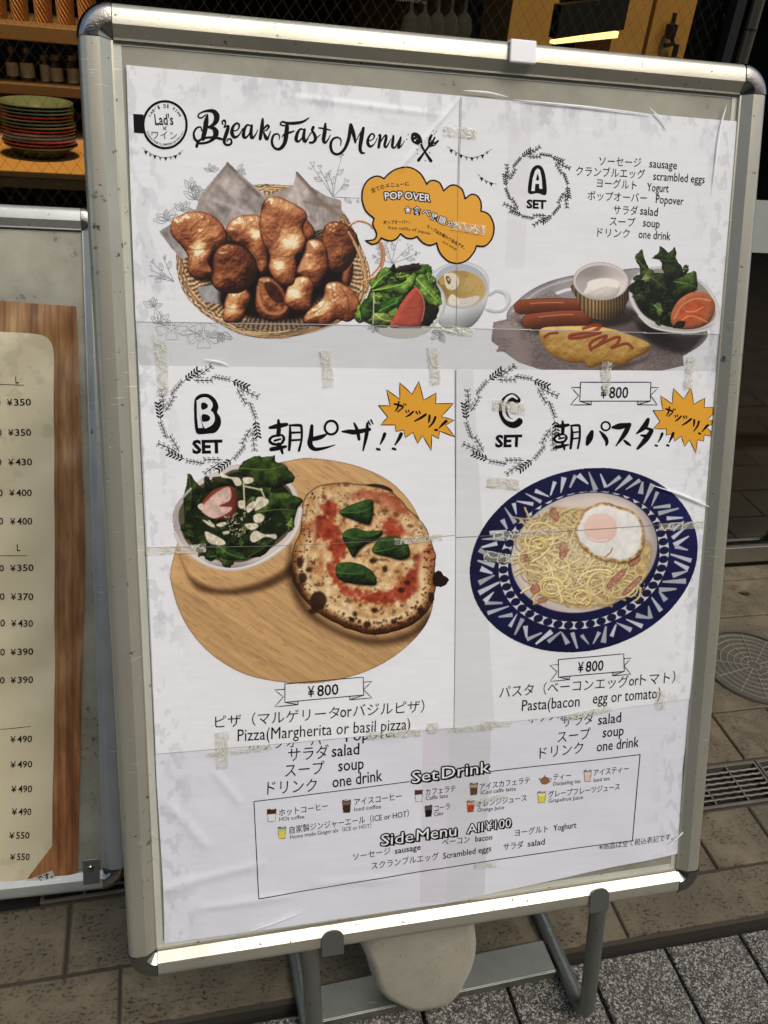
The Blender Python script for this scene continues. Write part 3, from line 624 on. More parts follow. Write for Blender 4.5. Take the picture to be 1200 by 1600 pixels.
# --- running text
def lines(name, rows, dz, parent=None):
    head = None; i = ink(); y0 = None                      # one mesh per printed row
    for t, a, b, em, *o in rows:
        if y0 is not None and abs(a[1] - y0) > 12:
            r = i.build(name, M_INK, parent or poster, dz); head = head or r; i = ink()
        i.text(t, a, b, em, off=o[0] if o else .0); y0 = b[1]
    r = i.build(name, M_INK, parent or poster, dz); return head or r
lines('item_list', [('ソーセージ',(935,258),(1000,261),17),('sausage',(1013,262),(1056,265),19,.006),('クランブルエッグ',(899,273.5),(1006,279),17),('scrambled eggs',(1019,281.5),(1099,287),19,.006),('ヨーグルト',(931,292),(993,296),16.5),('Yogurt',(1009,299),(1043,301),19,.006),
    ('ポップオーバー',(917,312),(1009,316),16.5),('Popover',(1023,317.5),(1066,321),19,.006),('サラダ',(957,334),(995,336),16.5),('salad',(998.5,335.5),(1026,338),19,.006),('スープ',(951,352),(991,354),16.5),('soup',(1003,354),(1029,356.5),19,.006),('ドリンク',(932,369),(982,371.5),16.5),('one drink',(996,372),(1046,375.5),19,.006)], TOP_)
lines('item_list', [('ピザ（マルゲリータ',(336,1135.5),(530,1120),22),('or',(531,1120),(549,1118.5),26,.006),('バジルピザ）',(551,1118),(662,1110),22),('Pizza(Margherita or basil pizza)',(371,1157),(640,1138.5),27)], TOPB)
lines('item_list', [('パスタ（ベーコンエッグ',(779,1088.5),(980,1071),21),('or',(981,1070.5),(996,1069),23,.006),('トマト）',(998,1069),(1053,1064.5),21),('Pasta(bacon',(814,1110),(904,1102.5),25,.004),('egg or tomato)',(924.5,1098.5),(1030,1089.5),25,.004)], TOP_)
lines('item_list', [('ポップオーバー',(388,1171),(520,1161),20),('Popover',(540,1158),(622,1150),24,.006),('サラダ',(450,1188),(513,1182),24),('salad',(518,1181.5),(561,1177.5),26,.008),('スープ',(445,1212),(506,1207),24),('soup',(528,1204),(568,1200),26,.008),('ドリンク',(417,1239),(494,1234),24),('one drink',(519,1229),(597,1218.5),26,.008),
    ('ポップオーバー',(825,1128),(925,1117),20),('サラダ',(877,1135),(927,1128),20),('salad',(933,1131.5),(969,1127),23,.006),('スープ',(870,1159),(921,1152.5),21),('soup',(940,1151),(973,1147.5),23,.008),('ドリンク',(842.5,1184),(910,1174.5),21),('one drink',(930.6,1173),(997,1165.5),23,.008)], LOW_)
small = [('ホットコーヒー',(435.5,1273),(512,1262),12.5,.006),('HOt coffee',(436,1281.4),(475,1276.6),9),('アイスコーヒー',(553,1256.5),(626.6,1246.6),12.5,.006),('Iced coffee',(553,1266),(594.5,1261),9),('カフェラテ',(664.4,1241.5),(711.5,1235.5),12,.006),('Caffe late',(664.4,1249.6),(699.5,1245.4),9),
    ('コーラ',(678.5,1267),(702.5,1263),12,.006),('Coke',(677.6,1274.5),(692,1272.4),9),('自家製ジンジャーエール（ICE or HOT）',(452,1300),(638,1273.6),13,.004),('Home made Ginger ale（ICE or HOT）',(453,1309),(579.5,1291),9),('アイスカフェラテ',(749.3,1233.5),(827.7,1223),12,.006),('ICed caffe latte',(750.7,1241),(806,1235),9),
    ('オレンジジュース',(744,1260.7),(822.7,1250.7),12,.006),('Orange Juice',(745.7,1268.3),(787.7,1264),9),('ティー',(864,1218),(891,1215),12,.006),('Darjeeling tea',(864,1227.2),(905.7,1222),9),('アイスティー',(926,1211),(981,1204),12,.006),('Iced tea',(926.7,1220.7),(951.7,1217.7),9),
    ('グレープフレーツジュース',(856,1245.5),(967,1232),12,.006),('Grapefruit Juice',(856.7,1254),(910,1247.3),9),('ソーセージ',(551,1342),(609.5,1331.5),12.5,.004),('sausage',(616,1332.4),(656.6,1325.8),13.5,.012),('ベーコン',(690,1319.5),(733,1315),12.5,.004),('bacon',(741.7,1314.3),(768.3,1311.7),13,.008),
    ('ヨーグルト',(804,1306),(856,1299),12.5,.004),('Yoghurt',(864,1298.3),(900,1292.7),13.5,.008),('スクランブルエッグ',(579.5,1356),(684.5,1340.5),13,.004),('Scrambled eggs',(691.4,1340.5),(767,1329),13.5,.008),('サラダ',(786,1327.7),(817.3,1323.3),12.5,.004),('salad',(824,1322.5),(850.7,1318.8),13.5,.008),('※商品は全て税込表記です。',(935,1326.7),(1050,1310),11,.0)]
drinks = lines('drinks_list', small[:1], LOW_)
for r_ in small[1:]: lines('item_name', [r_], LOW_, drinks)
i = ink()
for p in ([(396.5,1251),(638.6,1220)], [(767,1205),(999,1178)], [(999,1178),(986.7,1311.7)], [(986.7,1311.7),(680,1356.5),(581,1372),(404,1402)], [(404,1402),(396.5,1251)]): i.stroke([q + (1.3,) for q in p], sm=1)
def bubble_type(t, a, b, em):
    outlined(i, t, a, b, em, .085, (.06, -.05))
    return (t, a, b, em)
heads = [bubble_type(*q) for q in (('Set', (643,1222.5), (684,1217), 26), ('Drink', (690,1216), (765,1206), 26), ('Side', (594.5,1319.5), (645,1313), 25), ('Menu', (650,1312), (712,1304.5), 25), ('All', (729,1301.5), (754,1298), 20), ('¥100', (758,1297.5), (798,1292), 20))]
fr = i.build('menu_box', M_INK, poster, LOW_)
i = ink()
for t, a, b, em in heads: i = ink(); i.text(t, a, b, em); i.build('heading_fill', M_WHITEINK, fr, LOW_ + .00008)
# little drink icons
def icon(x, y, w, h, body, top, dark=True, kind='cup'):
    p = Paint(A_, PW, (x - w, y - h, x + w, y + h), .0005); sl = .12
    q = [(x - w / 2, y - h / 2), (x + w / 2, y - h / 2 - 1), (x + w * .38, y + h / 2 - .8), (x - w * .38, y + h / 2)]
    if kind == 'pot':
        p.fill(smooth([(x - 6, y - 3), (x, y - 6), (x + 6, y - 4), (x + 7, y + 2), (x + 3, y + 6), (x - 4, y + 6), (x - 7, y + 2)], 4), (139, 105, 66)); p.line([(x + 6, y - 2), (x + 9, y - 4), (x + 10, y - 1), (x + 7, y + 3)], .8, (139, 105, 66)); p.line([(x - 6, y + 1), (x - 9, y - 3)], 1.2, (139, 105, 66)); p.line([(x, y - 6), (x, y - 8)], 1, (90, 66, 40))
        p.line(smooth([(x - 6, y - 3), (x, y - 6), (x + 6, y - 4)], 4, False), .4, (60, 42, 25))
    else:
        p.fill(q, body); p.fill([q[0], q[1], (x + w * .46, y - h * .18), (x - w * .46, y - h * .12)], top)
        p.line(np.array(q + q[:1]), .45, (60, 56, 52)); p.line(smooth([(x - w / 2, y - h / 2), (x, y - h / 2 - 2.2), (x + w / 2, y - h / 2 - 1), (x, y - h / 2 + 1.4)], 4).tolist() + [(x - w / 2, y - h / 2)], .45, (60, 56, 52))
    p.build('drink_icon', M_PRINT, drinks, LOW_ + .00004)
icon(424, 1273, 15, 19, (226, 224, 224), (70, 38, 22)); icon(541, 1259, 14, 19, (66, 42, 28), (120, 100, 84)); icon(653.5, 1243, 13, 18, (222, 220, 220), (84, 50, 30)); icon(740, 1233, 13, 18, (92, 66, 46), (170, 150, 124))
icon(669, 1267, 12, 17, (26, 20, 22), (90, 80, 80)); icon(735, 1260, 12, 17, (176, 62, 40), (214, 150, 110)); icon(851, 1219, 14, 12, 0, 0, kind='pot'); icon(917, 1212, 12, 17, (226, 190, 176), (220, 206, 200)); icon(846, 1246, 13, 17, (224, 208, 84), (230, 224, 170)); icon(440, 1300, 13, 18, (226, 210, 92), (190, 196, 130))

# --- pale botanical line art
i = ink()
def lf(x, y, ln, a, w=.8):
    a = math.radians(a); c, s = math.cos(a), math.sin(a); q = []
    for t, o in ((0, 0), (.3, .22), (.6, .2), (1, 0), (.6, -.2), (.3, -.22), (0, 0)): q.append((x + ln * (t * c - o * s), y + ln * (t * s + o * c), w))
    i.stroke(q, sm=4); i.stroke([(x, y, w), (x + ln * .8 * c, y + ln * .8 * s, w)], sm=1)
rr = random.Random(5)
def flower(cx, cy, r):
    for k in range(5):
        a = k * 2 * math.pi / 5 + .3; P = lambda t, o: (cx + r * t * math.cos(a + o), cy + r * .8 * t * math.sin(a + o), .7)
        i.stroke([P(.15, 0), P(.6, -.5), P(1.0, -.38), P(.92, 0), P(1.02, .36), P(.6, .5), P(.15, 0)], sm=4); i.stroke([P(.2, 0), P(.5, .05)], sm=1)
flower(268, 512, 25); flower(318, 524, 26); i.build('flower_line_art', M_LINE, poster, LOW_); i = ink()
for cx, cy, n, ln, a0 in ((305, 312, 6, 21, -150), (298, 296, 5, 18, -120), (262, 345, 6, 20, -170), (284, 330, 5, 16, -140), (330, 268, 4, 14, -150), (372, 268, 4, 12, -60), (240, 480, 5, 17, -160), (250, 505, 5, 20, -150), (345, 520, 4, 18, 20), (585, 505, 4, 15, 60), (688, 520, 4, 15, 60)):
    for k in range(n): lf(cx, cy, ln * rr.uniform(.8, 1.2), a0 + 60 * k / max(n - 1, 1) * 2.2 + rr.uniform(-10, 10))
    i.build('leaf_line_art', M_LINE, poster, TOP_ - .00006); i = ink()
for base, tips in (((520, 308), [(486, 258), (498, 262), (512, 270), (535, 240), (540, 282), (556, 310)]), ((612, 412), [(588, 384), (600, 378), (622, 372), (640, 384), (650, 396), (586, 402)]), ((272, 440), [(236, 408), (240, 424), (248, 434), (256, 402)])):
    for t in tips:
        m = ((base[0] + t[0]) / 2 + rr.uniform(-3, 3), (base[1] + t[1]) / 2); i.stroke([base + (.9,), m + (.8,), t + (.7,)], sm=5)
        for k in range(5): i.ring(t[0] + rr.uniform(-5, 5), t[1] + rr.uniform(-4, 8), 1.3, 1.3, .6, n=8)
        lf(m[0], m[1], 14, math.degrees(math.atan2(t[1] - m[1], t[0] - m[0])) + rr.choice((-35, 35)))
    i.build('sprig_line_art', M_LINE, poster, TOP_ - .00006); i = ink()
for k in range(6):
    a = k * math.pi / 3; i.stroke([(305, 520, .4), (305 + 14 * math.cos(a - .4), 520 + 10 * math.sin(a - .4), .45), (305 + 24 * math.cos(a), 520 + 18 * math.sin(a), .4), (305 + 14 * math.cos(a + .4), 520 + 10 * math.sin(a + .4), .45), (305, 520, .4)], sm=4)
i.build('flower_line_art', M_LINE, poster, LOW_)
# ------------------------------------------------------------------ printed food pictures
def seam(X): return np.interp(X, [212, 500, 711, 900, 1124], [502.5, 507, 512, 517, 522.5])
BUN = [(0, (40, 18, 11)), (.18, (82, 39, 23)), (.38, (134, 74, 43)), (.58, (180, 112, 70)), (.75, (214, 156, 104)), (.9, (240, 204, 146)), (1.05, (252, 236, 198))]
def picture(name, box, fn, seamcut=False, dz=None, mute=(.93, .93, .92)):
    p = Paint(A_, PW, box, .0005); fn(p); d = TOP_ if dz is None else dz
    if seamcut:
        up = p.Y < seam(p.X) - .2; lo = p.Y > seam(p.X) + .6
        full = p.col.copy(); p.build(name, M_PRINT, poster, d, cut=up)
        p.col = full * np.array(mute) + 8; p.build(name, M_PRINT, poster, LOW_ + .00006, cut=lo)
    else: p.build(name, M_PRINT, poster, d)

def bun(p, pts, dark=0.0, glow=(), seed=0, R=26, folds=()):
    q, d = p.sdf(smooth(pts, 5)); X, Y = p.X[q], p.Y[q]; sz = min(R, max(4, -d.min() * 1.25))
    wob = 2.6 * (fbm(X, Y, 15, seed, 3) - .5); d = d + wob * .6
    sh = shade_blob(d, X, Y, sz, sz * .30, 17, seed, .8)
    v = .25 + .54 * sh + .20 * (fbm(X, Y, 11, seed + 1, 4) - .5) + .16 * (fbm(X, Y, 4.5, seed + 3, 3) - .5) + .30 * (fbm(X, Y, 30, seed + 2, 2) - .5) - dark
    for gx, gy, gr_, gk in glow: v = v + 1.35 * gk * np.exp(-((X - gx) ** 2 + (Y - gy) ** 2) / gr_ ** 2) * (.7 + .6 * fbm(X, Y, 7, seed + 3, 3))
    rid = np.abs(fbm(X, Y, 17, seed + 4, 3) - .5); v = v - .13 * np.exp(-(rid / .012) ** 2)
    spec = sstep(.86, 1.0, sh) * sstep(.48, .62, fbm(X, Y, 5, seed + 5, 3)); v = v + .42 * spec
    v = v - .24 * sstep(-3.5, 0, d)
    c = rampc(v, BUN); p.put(q, np.clip(.5 - d / 1.0, 0, 1), c)
    for f in folds: p.line(smooth(f, 5, False), np.linspace(1.3, .4, len(smooth(f, 5, False))), (64, 30, 17), .38, 1.8)
def leaf_shape(p, pts, c, seed=0, vein=None, amp=.6, sh_=.55, hl=.0):
    q, d = p.sdf(pts); X, Y = p.X[q], p.Y[q]; n = fbm(X, Y, 9, seed, 4); n2 = fbm(X, Y, 3.2, seed + 2, 3)
    s = shade_blob(d, X, Y, max(3, -d.min()), 4.0, 7, seed, .8); k = .45 + sh_ * s + amp * (n - .5) + .35 * (n2 - .5)
    cc = np.array(c, float) * np.clip(k, .12, 1.7)[..., None]; cc = cc + hl * np.array((120, 140, 70)) * sstep(.56, .7, n)[..., None]
    cc = cc * (1 - .45 * sstep(-1.6, 0, d))[..., None]; p.put(q, np.clip(.5 - d / .9, 0, 1), cc)
    if vein: p.line(smooth(vein, 4, False), np.linspace(.9, .25, len(smooth(vein, 4, False))), np.clip(np.array(c, float) * 1.55 + 15, 0, 255), .7)
def rand_leaf(r, x, y, ln, ang, w=.5, ruff=1.6, seed=0):
    c, s = math.cos(ang), math.sin(ang); b = [(0, -.04), (.18, -.3), (.45, -.48), (.75, -.38), (1, 0), (.78, .36), (.45, .5), (.2, .3), (0, .04)]
    return jag([(x + ln * (u * c - v * w * 2 * s), y + ln * (u * s + v * w * 2 * c)) for u, v in b], ruff, seed)
def wedge(p, pts, c, seed, rim=True):
    q, d = p.sdf(smooth(pts, 4)); X, Y = p.X[q], p.Y[q]; s = shade_blob(d, X, Y, 9, 1.6, 8, seed, .8)
    p.put(q, np.clip(.5 - d, 0, 1), np.array(c, float) * (.62 + .45 * s + .2 * (fbm(X, Y, 6, seed) - .5))[..., None])
def ell(cx, cy, rx, ry, rot=0, n=48, a0=0, a1=360):
    r = math.radians(rot); t = np.radians(np.linspace(a0, a1, n, endpoint=(a1 - a0) < 360))
    return np.stack([cx + rx * np.cos(t) * math.cos(r) - ry * np.sin(t) * math.sin(r), cy + rx * np.cos(t) * math.sin(r) + ry * np.sin(t) * math.cos(r)], 1)

# --- basket of popovers
def paint_basket(p):
    zz = lambda pts: Zm(pts, 240, 230, 3.158); r = random.Random(3); rs = np.random.RandomState(3)
    def paper(pts, base, seed, folds=()):
        q, d = p.sdf(zz(pts)); X, Y = p.X[q], p.Y[q]
        n = fbm(X + .5 * Y, Y * .4 - X * .3, 16, seed, 4); k = .78 + .5 * (n - .35) + .35 * (fbm(X * .7 - Y * .7, X * .3 + Y * .3, 7, seed + 2, 3) - .5)
        p.put(q, np.clip(.5 - d, 0, 1), np.clip(np.array(base, float) * k[..., None], 0, 255))
        for a, b, wd, c, o in folds: p.line(zz([a, b]), wd, c, o, 6)
    # wicker body
    out = [(112,520),(115,620),(150,720),(230,812),(340,882),(450,930),(600,946),(740,925),(860,888),(960,838),(1030,760),(1066,680),(1062,590),(1020,480),(980,390),(930,310),(850,250),(760,205),(680,188),(580,182),(480,188),(380,230),(250,300),(150,400)]
    q, d = p.sdf(smooth(zz(out), 4)); X, Y = p.X[q], p.Y[q]; cx, cy = 428, 405
    ang = np.arctan2((Y - cy) * 1.15, X - cx); rad = np.hypot(X - cx, (Y - cy) * 1.18)
    st = np.sin(ang * 105 + 2.5 * vnoise(X, Y, 9, 1)) * .5 + .5; hoop = np.sin(rad * 1.05 + 1.6 * np.sin(ang * 46)) * .5 + .5
    edge = sstep(-15, -11, d); k = np.where(edge > .5, .45 + .62 * hoop + .25 * (st - .5), .38 + .62 * st + .15 * (hoop - .5)) * (.75 + .5 * fbm(X, Y, 14, 2, 3))
    k = k * (1 - .62 * sstep(-22, -60, d)) * np.where((Y > 500), .72, 1)
    p.put(q, np.clip(.5 - d, 0, 1), np.clip(np.array((222, 180, 132.)) * k[..., None], 0, 255))
    for j in range(70):                          # single canes along the rim
        a0 = rs.uniform(0, 2 * math.pi); o_ = smooth(zz(out), 4); n0 = len(o_); i0 = int(a0 / 6.283 * n0); seg = np.array([o_[(i0 + t) % n0] for t in range(7)]); c = np.array((428, 405)); f = rs.uniform(.93, .995); seg = c + (seg - c) * np.linspace(f, min(f + rs.uniform(-.03, .03), .998), 7)[:, None]
        p.line(seg, 1.0, np.array((216, 172, 124)) * rs.uniform(.55, 1.12), .95, shade=.5)
    # waxed paper
    paper([(25,415),(100,370),(180,300),(260,330),(150,560),(92,505)], (196, 186, 180), 1)
    paper([(230,235),(365,72),(450,150),(545,240),(620,300),(560,420),(330,420),(200,330)], (200, 186, 176), 2, [((365,80),(520,235),3,(92,76,68),.8),((250,240),(355,100),2,(120,104,98),.6),((300,260),(470,330),2.5,(208,198,194),.7),((420,130),(560,250),2,(205,196,190),.8)])
    paper([(545,245),(690,190),(703,120),(770,190),(850,240),(925,262),(928,345),(860,400),(760,420),(600,300)], (202, 188, 178), 3, [((705,125),(800,230),3,(88,74,66),.75),((740,270),(920,300),2.5,(128,108,92),.7),((690,240),(760,330),2,(210,202,196),.8),((800,250),(925,345),3,(118,98,84),.6)])
    for k in range(10): p.line(zz([(700 + 22 * k, 250 + 5 * k), (715 + 21 * k, 345 + 6 * k)]), .35, (120, 108, 104), .5)
    paper([(215,690),(330,680),(360,740),(345,780),(240,760)], (196, 190, 188), 4)
    # shadows between the buns
    q, d = p.sdf(smooth(zz([(160,560),(300,470),(560,430),(780,430),(900,560),(990,590),(960,700),(820,760),(740,860),(500,860),(330,800),(300,690),(190,650)]), 4))
    X, Y = p.X[q], p.Y[q]; p.tint(q, np.clip(-d / 8, 0, 1), (.16, .11, .09))
    g = lambda x, y, R, k: (240 + x / 3.158, 230 + y / 3.158, R, k)
    bun(p, zz([(740,350),(790,400),(792,450),(760,465),(735,420)]), .12, (), 3)
    bun(p, zz([(940,600),(982,575),(975,660),(950,690),(925,665)]), .18, (), 4)
    bun(p, zz([(355,410),(395,352),(470,333),(535,350),(545,430),(562,520),(560,600),(530,622),(490,560),(455,500),(395,470)]), 0, [g(505,430,10,.55)], 1, folds=[zz([(400,470),(460,480),(520,560)])])
    bun(p, zz([(82,400),(100,350),(180,320),(260,325),(330,372),(362,440),(350,490),(295,520),(272,570),(292,620),(240,662),(190,642),(165,600),(170,540),(130,480),(92,440)]), .02, [g(235,508,13,.55),g(150,380,14,-.12)], 2, folds=[zz([(120,470),(180,505),(280,500),(345,480)]),zz([(175,600),(190,540),(200,510)])])
    bun(p, zz([(828,450),(845,388),(900,366),(960,388),(1002,430),(1012,490),(985,560),(940,612),(880,612),(850,572),(830,500)]), .22, (), 5, folds=[zz([(970,390),(935,450),(930,530),(945,600)])])
    bun(p, zz([(745,520),(760,465),(810,458),(852,500),(862,590),(830,650),(800,690),(730,642),(705,610)]), -.02, [g(790,590,9,.22)], 6)
    bun(p, zz([(505,720),(520,650),(580,643),(640,700),(667,760),(662,832),(590,862),(520,832),(498,780)]), .10, (), 7, folds=[zz([(515,700),(545,760),(600,800),(655,800)]),zz([(525,665),(580,690),(640,760)])])
    q, d = p.sdf(smooth(zz([(540,670),(585,660),(630,710),(645,765),(600,770),(560,730)]), 4)); p.tint(q, np.clip(-d / 3, 0, 1), (.42, .36, .34))
    p.line(smooth(zz([(515,690),(520,760),(560,815),(630,815),(660,780)]), 5, False), 2.6, (205, 142, 96), .65, 2.2)
    bun(p, zz([(345,800),(372,715),(440,690),(482,740),(462,790),(440,850),(400,872),(345,858)]), -.01, [g(400,800,9,.2)], 8, folds=[zz([(350,790),(400,800),(460,780)])])
    bun(p, zz([(288,620),(300,520),(360,478),(440,488),(495,540),(512,600),(490,662),(440,712),(380,722),(310,702),(284,660)]), .24, [g(320,670,9,.22)], 9, folds=[zz([(360,490),(350,560),(370,640),(350,710)]),zz([(400,520),(440,560),(490,570)])])
    bun(p, zz([(645,740),(680,660),(750,638),(792,680),(782,740),(772,800),(702,806),(655,782)]), -.05, [g(700,720,10,.3)], 10)
    bun(p, zz([(738,860),(758,810),(830,750),(850,680),(900,663),(972,700),(1013,760),(1012,822),(960,864),(900,852),(850,882),(780,882)]), 0, [g(840,770,10,.18)], 11, folds=[zz([(880,690),(890,760),(920,830)]),zz([(920,690),(960,760),(955,850)]),zz([(760,830),(830,790),(860,720)])])
    bun(p, zz([(530,300),(560,253),(612,244),(682,275),(742,310),(757,350),(735,400),(752,460),(735,512),(702,540),(704,600),(692,672),(650,687),(600,662),(568,600),(572,540),(538,470),(523,400)]), -.02, [g(680,470,15,.5),g(620,590,9,.35),g(650,300,10,.1),g(545,290,8,-.3)], 12, R=20,
        folds=[zz([(545,430),(600,470),(640,380),(720,370)]),zz([(580,530),(640,540),(700,530)]),zz([(600,370),(650,400),(740,360)])])
    # handle
    for hp in ([(965,388),(1010,365),(1060,380),(1078,400)], [(1120,470),(1135,520),(1128,580),(1090,640),(1030,662)], [(1105,460),(1122,520),(1115,580),(1075,632)]):
        s = smooth(zz(hp), 6, False); p.line(s, 2.0, (196, 138, 98), 1, shade=.5)
    for hp in ([(1005,505),(1040,600),(1050,690)], [(985,470),(1025,560),(1040,640)], [(960,420),(1010,510),(1030,600)]): p.line(smooth(zz(hp), 6, False), 1.4, (205, 160, 112), .9, shade=.5)
    # contact shade printed under the picture
picture('popover_basket_picture', (236, 240, 606, 536), paint_basket, True)

def salad_heap(p, region, n, cols, seed, ln=(14, 26), dark=.5):
    """overlapping leaves filling an outline"""
    r = random.Random(seed); reg = np.array(region); q, d = p.sdf(smooth(reg, 3)); X, Y = p.X[q], p.Y[q]
    p.put(q, np.clip(.5 - d, 0, 1), np.array(cols[0], float) * (.25 + .4 * fbm(X, Y, 6, seed))[..., None])
    x0, y0 = reg.min(0); x1, y1 = reg.max(0); k = 0; t = 0
    poly = smooth(reg, 3)
    def inside(x, y):
        c = False
        for (a, b), (e, f) in zip(poly, np.roll(poly, -1, 0)):
            if (b > y) != (f > y) and x < (e - a) * (y - b) / (f - b) + a: c = not c
        return c
    while k < n and t < n * 20:
        t += 1; x, y = r.uniform(x0, x1), r.uniform(y0, y1)
        if not inside(x, y): continue
        a = r.uniform(0, 6.28); l = r.uniform(*ln); pts = rand_leaf(r, x - l * .5 * math.cos(a), y - l * .5 * math.sin(a), l, a, r.uniform(.32, .6), 1.3, seed * 100 + k); c = np.array(r.choice(cols)) * r.uniform(.7, 1.2)
        leaf_shape(p, pts, c, k % 5, [(x - l * .45 * math.cos(a), y - l * .45 * math.sin(a)), (x, y + 1), (x + l * .4 * math.cos(a), y + l * .4 * math.sin(a))] if r.random() < .5 else None, .9, .5, .10); k += 1

# --- small salad and cup of soup
def paint_soup(p):
    zz = lambda pts: Zm(pts, 550, 380, 4.444)
    cup = [(538,230),(580,180),(650,145),(750,125),(840,140),(910,180),(945,240),(952,310),(935,400),(900,490),(850,560),(790,590),(660,590),(600,560),(570,470),(545,350)]
    p.line(smooth(zz([(950,350),(1000,325),(1060,345),(1082,395),(1055,450),(1000,468),(940,455)]), 6, False), 4.4, (212, 214, 213), 1, shade=.22)
    q, d = p.sdf(smooth(zz(cup), 5)); X, Y = p.X[q], p.Y[q]; p.put(q, np.clip(.5 - d, 0, 1), np.array((214, 216, 215.)) * (1.03 - .26 * sstep(700, 756, X) * sstep(455, 500, Y) - .30 * sstep(480, 515, Y) - .12 * sstep(-5, 0, d))[..., None])
    e = ell(*Zm([(748, 300)], 550, 380, 4.444)[0], 43, 35, 3); q, d = p.sdf(e); p.put(q, np.clip(.5 - d, 0, 1), (176, 184, 190))
    e = ell(*Zm([(748, 316)], 550, 380, 4.444)[0], 39.5, 28.5, 3); q, d = p.sdf(e); X, Y = p.X[q], p.Y[q]
    c = rampc(.25 + .55 * fbm(X, Y, 18, 2, 3) + .012 * (X - 700), [(0, (132, 100, 46)), (.5, (164, 132, 70)), (1, (192, 162, 100))]); p.put(q, np.clip(.5 - d, 0, 1), c); p.line(np.vstack([e, e[:1]]), .7, (210, 190, 150), .8)
    bl = lambda pts, c: p.fill(smooth(zz(pts), 4), c, 1.5)
    bl([(630,225),(680,205),(730,230),(735,290),(700,325),(650,310)], (226, 214, 188)); bl([(645,240),(665,232),(680,265),(665,285)], (70, 52, 34)); bl([(655,245),(668,245),(670,268)], (230, 220, 198)); bl([(600,250),(630,240),(640,280),(612,290)], (190, 160, 84))
    bl([(660,420),(680,365),(760,385),(860,365),(880,385),(830,425),(750,442)], (214, 206, 196)); bl([(665,400),(685,355),(720,375),(740,420),(690,430)], (232, 222, 200))
    rs = np.random.RandomState(2)
    for k in range(46): x, y = zz([(rs.uniform(590, 900), rs.uniform(190, 430))])[0]; p.fill(ell(x, y, rs.uniform(.3, .9), .4, rs.uniform(0, 180), 8), (58, 50, 26), 1, .8)
    bowl = [(10,500),(60,540),(130,570),(200,620),(330,660),(450,645),(540,600),(610,520),(645,440),(640,360),(590,280),(520,225),(440,260),(100,450)]
    q, d = p.sdf(smooth(zz(bowl), 5)); X, Y = p.X[q], p.Y[q]; p.put(q, np.clip(.5 - d, 0, 1), np.array((222, 220, 212.)) * (1 - .16 * sstep(-6, 0, d) - .2 * sstep(660, 690, X) * 0)[..., None])
    q, d = p.sdf(smooth(zz([(500,240),(580,300),(615,370),(605,450),(560,530),(480,590),(420,590),(480,400)]), 4)); p.tint(q, np.clip(-d / 3, 0, 1), (.50, .46, .40))
    salad_heap(p, zz([(40,490),(90,400),(130,300),(200,180),(300,170),(420,150),(495,170),(540,230),(610,340),(600,430),(540,520),(470,575),(150,572)]), 60, [(78, 118, 38), (110, 150, 52), (58, 92, 30), (134, 168, 70)], 4, (12, 24))
    for pts, c, sd in (([(135,310),(190,190),(230,165),(270,195),(240,260),(170,310)], (112, 156, 58), 1), ([(435,240),(490,215),(540,290),(610,380),(612,425),(540,430),(480,360),(440,310)], (128, 170, 66), 2), ([(140,330),(240,290),(330,280),(400,270),(420,210),(440,215),(430,280),(380,350),(250,345)], (120, 158, 60), 3), ([(185,470),(230,400),(330,365),(350,390),(270,470),(200,490)], (66, 120, 40), 4), ([(150,490),(240,490),(280,540),(250,575),(160,570)], (158, 182, 84), 5), ([(70,450),(130,380),(150,470),(110,530),(60,510)], (58, 92, 36), 6)):
        leaf_shape(p, jag(zz(pts), 1.1, sd, 4), c, sd, zz([pts[0], tuple(np.mean(pts, 0)), pts[len(pts) // 2]]), .9, .5, .12)
    leaf_shape(p, jag(zz([(300,190),(340,155),(400,145),(465,140),(470,180),(400,195),(320,205)]), 1.2, 9, 4), (52, 36, 38), 1); leaf_shape(p, jag(zz([(262,180),(290,140),(305,190),(280,205)]), .6, 8), (34, 34, 26), 2)
    leaf_shape(p, jag(zz([(500,440),(590,440),(580,520),(520,570),(470,560)]), 1, 12, 4), (38, 40, 26), 3)
    p.line(zz([(148,345),(143,560)]), .8, (214, 218, 190), .9)
    wedge(p, zz([(262,585),(300,490),(350,400),(437,306),(480,370),(498,450),(482,535),(448,590)]), (192, 86, 66), 2)
    p.line(smooth(zz([(440,312),(484,372),(497,450),(480,540)]), 5, False), 1.0, (232, 132, 104), .7)
    q, d = p.sdf(smooth(zz([(150,590),(300,590),(540,596),(450,650),(330,662),(210,640)]), 4)); p.put(q, np.clip(.5 - d, 0, 1), (190, 187, 180))
picture('salad_and_soup_picture', (550, 400, 800, 532), paint_soup, True, TOP_ + .00010)

